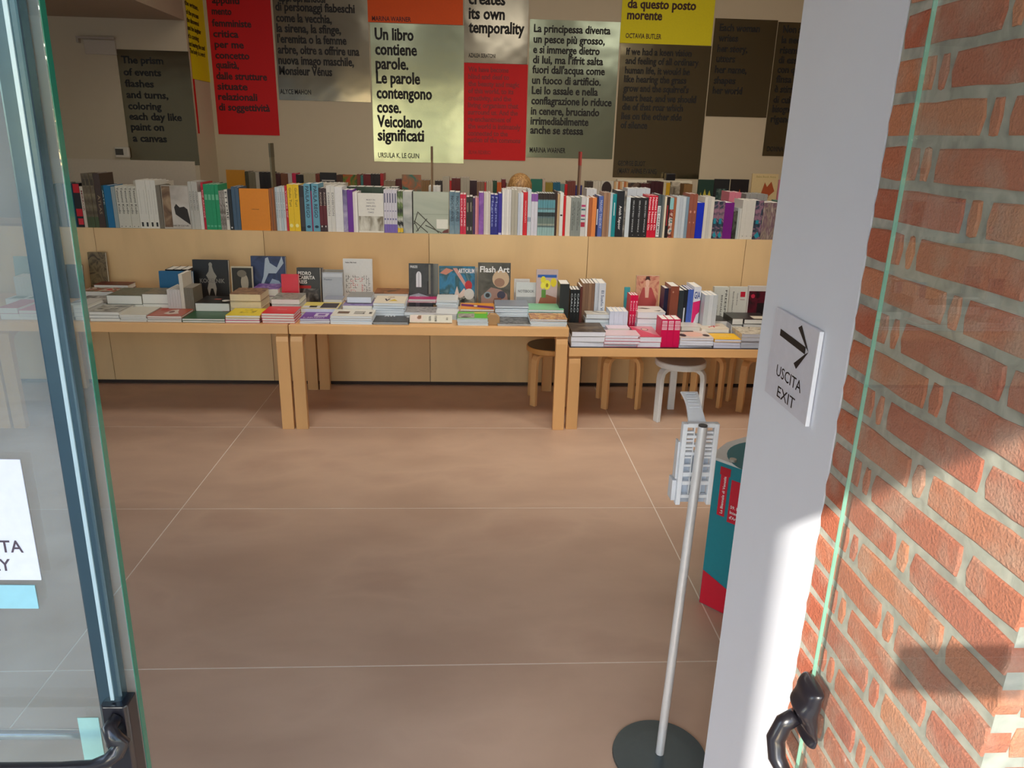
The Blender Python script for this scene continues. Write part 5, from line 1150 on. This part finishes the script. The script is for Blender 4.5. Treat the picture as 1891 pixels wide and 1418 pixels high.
for i in range(6):
    f = .4+i*.1; zz = zt-.006+.062*f+.010*math.sin(f*3.14); yy = .025+.10*f; xx = bw_/2-.002*f-.005
    s = MB(); s.box(xx-.015, xx+.015, yy-.0015, yy+.001, zz-.001, zz+.0018); s.build('rib', mat((206, 214, 222), .4), t)

# ------------------------------------------------------------------ teal drum shaped display bin
TEAL = mat((22, 134, 150), .45); CRIM = mat((206, 24, 52), .45)
t = thing('recycling_bin', 'teal cardboard bin with red foot and round printed lid beyond the post', 'bin', (1.0, 2.62, 0))
plan = []
cpts = [(.0, .115), (.10, .005), (.20, -.085), (.31, -.165), (.40, -.215), (.49, -.205), (.55, -.12), (.58, 0), (.56, .14), (.48, .27), (.36, .35), (.22, .345), (.10, .27), (.025, .18)]
HB = .683
s = MB(); s.prism(cpts, .002, HB-.012, 'z'); s.build('body', TEAL, t)
s = MB(); s.prism([(a+(.004 if a > .29 else -.004), b+(.004 if b > .09 else -.004)) for a, b in cpts], HB-.0115, HB, 'z'); s.build('lid', mat((222, 226, 226), .4), t)
c_ = Vector((.27, .10))
s = MB(); s.lathe([(.001, HB+.0004), (.200, HB+.0004), (.200, HB+.002), (.001, HB+.002)], 36, c=(.245, .085, 0)); s.build('lid_print', mat((24, 120, 134), .4), t)
s = MB(); s.lathe([(.001, HB+.0022), (.06, HB+.0022), (.06, HB+.0035), (.001, HB+.0035)], 24, c=(.30, .12, 0)); s.build('lid_print', mat((196, 40, 56), .4), t)
s = MB(); s.add([(.12, .10, HB+.0038), (.27, .22, HB+.0038), (.30, .16, HB+.0038), (.2, .04, HB+.0038)], [(0, 1, 2, 3)]); s.build('lid_print', mat((226, 226, 226), .4), t)
for (x, y) in ((.055, .075), (.19, -.055)):
    s = MB(); s.lathe([(.001, HB+.001), (.014, HB+.001), (.014, HB+.012), (.001, HB+.013)], 16, c=(x, y, 0)); s.build('knob', mat((190, 186, 176), .4), t)
# prints laid on the faceted front; P(s) walks along the front facets
fr_ = [Vector((a, b, 0)) for a, b in cpts[:5]]
def front(u, z, off=.0015):
    seg = [(fr_[i+1]-fr_[i]).length for i in range(4)]; i = 0
    while i < 3 and u > seg[i]: u -= seg[i]; i += 1
    dr = (fr_[i+1]-fr_[i]).normalized(); nr = Vector((dr.y, -dr.x, 0)); nr = nr if nr.y < 0 else -nr
    return fr_[i]+dr*u+nr*off+Vector((0, 0, z)), dr
def wrap(u0, u1, zf0, zf1, m, nm, off=.0015, n=12):
    s = MB(); vs = []
    for i in range(n+1):
        u = u0+(u1-u0)*i/n; vs += [front(u, zf0(u), off)[0], front(u, zf1(u), off)[0]]
    s.add(vs, [(2*i, 2*i+2, 2*i+3, 2*i+1) for i in range(n)]); return s.build(nm, m, t)
wrap(.002, .50, lambda u: .004, lambda u: max(.006, .165*max(0, 1-u/.36)**.75), CRIM, 'foot_print', n=24)
wrap(.032, .066, lambda u: .44, lambda u: .635, CRIM, 'banner_print')
wrap(.026, .072, lambda u: .62-.0, lambda u: .655, mat((190, 20, 44), .45), 'emblem', off=.002)
wrap(.080, .20, lambda u: .425, lambda u: .612, CRIM, 'banner_print')
P_, dr = front(.056, .452, .0025)
s = MB(); put_text(s, 'La Biennale di Venezia', P_, Vector((0, 0, 1)), -dr, .165, .011, .02); s.build('lettering', mat((240, 236, 236), .5), t)
for s_, z_ in (('59. Esposizione', .49), ('Internazionale', .467), ("d'Arte", .444)):
    P_, dr = front(.090, z_, .0045); s = MB(); put_text(s, s_, P_, dr, Vector((0, 0, 1)), len(s_)*.0072, .013, .02); s.build('lettering', mat((240, 236, 236), .5), t)

# ------------------------------------------------------------------ person behind the shelf
hp = onY(955, 325, 6.85)
HZ = hp.z
t = thing('person', 'person with blond hair facing the back bookcase, behind the plywood shelf', 'person', (hp.x, 6.85, 0), (0, 0, R(150)))
skin = mat((206, 160, 132), .55, name='skin'); hair = ramp_mat([(120, 84, 44), (176, 132, 80), (206, 166, 108)], scale=26, stretch=(4, 4, .6), seed=44, rough=.5, name='blond hair'); cloth = mat((74, 84, 104), .8); trous = mat((50, 52, 60), .8)
def skinned(name, pts, edges, rad, m, parent, sub=2):
    me = bpy.data.meshes.new(name); me.from_pydata(pts, edges, []); me.materials.append(m)
    o = link(name, me, parent)
    sk = o.modifiers.new('skin', 'SKIN')
    if not me.skin_vertices: me.skin_vertices.new() if hasattr(me.skin_vertices, 'new') else None
    if len(me.skin_vertices) == 0:
        bpy.context.view_layer.objects.active = o
        bm = bmesh.new(); bm.from_mesh(me); bm.verts.layers.skin.verify(); bm.to_mesh(me); bm.free()
    for i, r in enumerate(rad):
        v = me.skin_vertices[0].data[i]; v.radius = r if isinstance(r, tuple) else (r, r); v.use_root = (i == 0)
    ss = o.modifiers.new('subdivision', 'SUBSURF'); ss.levels = sub; ss.render_levels = sub
    me.polygons.foreach_set('use_smooth', [True]*len(me.polygons))
    sk.use_smooth_shade = True
    return o
k = HZ-.11    # head centre height
# standing, bent slightly forward; pelvis root
B = [(0, .06, .80), (0, .05, .98), (0, .01, 1.16), (0, -.03, k-.20), (0, -.05, k-.10),
     (.09, .06, .74), (.10, .04, .42), (.10, .07, .06), (.11, -.05, .04),
     (-.09, .06, .74), (-.10, .04, .42), (-.10, .07, .06), (-.11, -.05, .04),
     (.17, 0, k-.25), (.22, -.02, k-.50), (.19, -.20, k-.62), (.18, -.27, k-.64),
     (-.17, 0, k-.25), (-.22, -.02, k-.50), (-.19, -.20, k-.62), (-.18, -.27, k-.64)]
E_ = [(0, 1), (1, 2), (2, 3), (3, 4), (0, 5), (5, 6), (6, 7), (7, 8), (0, 9), (9, 10), (10, 11), (11, 12), (3, 13), (13, 14), (14, 15), (15, 16), (3, 17), (17, 18), (18, 19), (19, 20)]
Rr = [.12, .11, .12, .10, .05, .085, .06, .042, .035, .085, .06, .042, .035, .055, .042, .032, .028, .055, .042, .032, .028]
skinned('body', B, E_, Rr, cloth, t)
def ellipsoid(name, c, r, m, parent, seg=24, ring=16, cut=None, noise=0):
    s = MB(); rr = random.Random(2); rings = []
    for j in range(ring+1):
        ph = math.pi*j/ring
        rings.append([(c[0]+r[0]*math.sin(ph)*math.cos(2*math.pi*i/seg)*(1+rr.uniform(-noise, noise)), c[1]+r[1]*math.sin(ph)*math.sin(2*math.pi*i/seg)*(1+rr.uniform(-noise, noise)), c[2]+r[2]*math.cos(ph)) for i in range(seg)])
    s.ring(rings); return s.build(name, m, parent, smooth=True)
hd = ellipsoid('head', (0.012, -.07, k), (.074, .088, .108), skin, t)
ellipsoid('hair', (-.006, -.05, k+.018), (.106, .112, .118), hair, t, noise=.03)
ellipsoid('nose', (.03, -.158, k-.012), (.011, .014, .017), skin, hd)
for sx in (-1, 1):
    ellipsoid('eye', (.02+sx*.029, -.148, k+.006), (.011, .008, .007), mat((60, 50, 44), .3), hd, 12, 8)
    ellipsoid('ear', (.012+sx*.078, -.065, k-.008), (.008, .016, .026), skin, hd, 12, 8)
ellipsoid('mouth', (.025, -.150, k-.045), (.022, .007, .006), mat((160, 80, 76), .5), hd, 12, 8)
for sx in (-1, 1):      # hands with palm, four fingers and thumb
    cx, cy, cz = sx*.18, -.29, k-.645
    P0 = [(cx, cy+.03, cz), (cx, cy-.03, cz-.005)]; ed = [(0, 1)]; rd_ = [(.018, .022), (.016, .034)]
    for f in range(4):
        x = cx+(-.03+.02*f)
        n0 = len(P0); L = (.03, .036, .034, .026)[f]
        P0 += [(x, cy-.06, cz-.01), (x, cy-.06-L, cz-.022)]; ed += [(1, n0), (n0, n0+1)]; rd_ += [.0085, .0075]
    n0 = len(P0); P0 += [(cx-sx*.045, cy-.01, cz-.012), (cx-sx*.055, cy-.04, cz-.02)]; ed += [(0, n0), (n0, n0+1)]; rd_ += [.01, .008]
    skinned('hand', P0, ed, rd_, skin, t, 1)

# ------------------------------------------------------------------ outside, behind the viewpoint: trees and hedge mirrored in glass and foil
def tree_meshes(seed, R_, H_, n=2600):
    rr = random.Random(seed); s = MB()
    cl = [(rr.uniform(-.55, .55)*R_, rr.uniform(-.55, .55)*R_, H_*rr.uniform(.3, .95), R_*rr.uniform(.3, .55)) for _ in range(14)]
    for i in range(n):
        c = cl[i % 14]; v = Vector((rr.gauss(0, 1), rr.gauss(0, 1), rr.gauss(0, 1))).normalized()*c[3]*rr.uniform(.6, 1)
        p = Vector(c[:3])+v; a = Vector((rr.gauss(0, 1), rr.gauss(0, 1), rr.gauss(0, 1))).normalized(); b = a.orthogonal().normalized(); q = .13
        s.add([p-a*q, p+b*q*.6, p+a*q, p-b*q*.6], [(0, 1, 2, 3)])
    f = s.mesh('foliage', ramp_mat([(50, 84, 24), (96, 132, 44), (150, 176, 80)], scale=.8, seed=seed, rough=.6))
    s = MB(); s.tube([(0, 0, 0), (.05, 0, H_*.3), (-.03, .05, H_*.6)], [.2, .15, .08], 10)
    return f, s.mesh('trunk', mat((84, 70, 54), .9))
TM_ = [tree_meshes(1, 2.6, 6.5), tree_meshes(2, 2.2, 5.5)]
for i, (x, y, sc, lb) in enumerate(((-13.5, -13, 1.1, 'broad leafy tree outside, far left behind the sun-blocking wall'), (-1.5, -14, 1.2, 'tall leafy tree across the paving on the entrance axis'), (3.2, -10.5, .9, 'leafy tree outside just right of the entrance axis'), (9.5, -13, 1.15, 'leafy tree outside, farthest to the right'), (-6.2, -9.3, 1.0, 'small leafy tree outside at the end of sun-blocking wall'))):
    t = thing('tree', lb, 'tree', (x, y, .001), (0, 0, i), 'trees outside the entrance'); t.scale = (sc, sc, sc)
    f, tr_ = TM_[i % 2]; o = link('foliage', f, t); o['kind'] = 'stuff'; link('trunk', tr_, t)

# ------------------------------------------------------------------ the many small books that cannot be picked apart one by one
allf = MB(); fm = []
for q_, m_ in FAR.values():
    fm.append(m_); allf.add(q_.v, q_.f, len(fm)-1)
o = allf.build('distant_books', fm); o['kind'] = 'stuff'
tag(o, 'many small book spines in rear shelf row and along back bookcase', 'books')
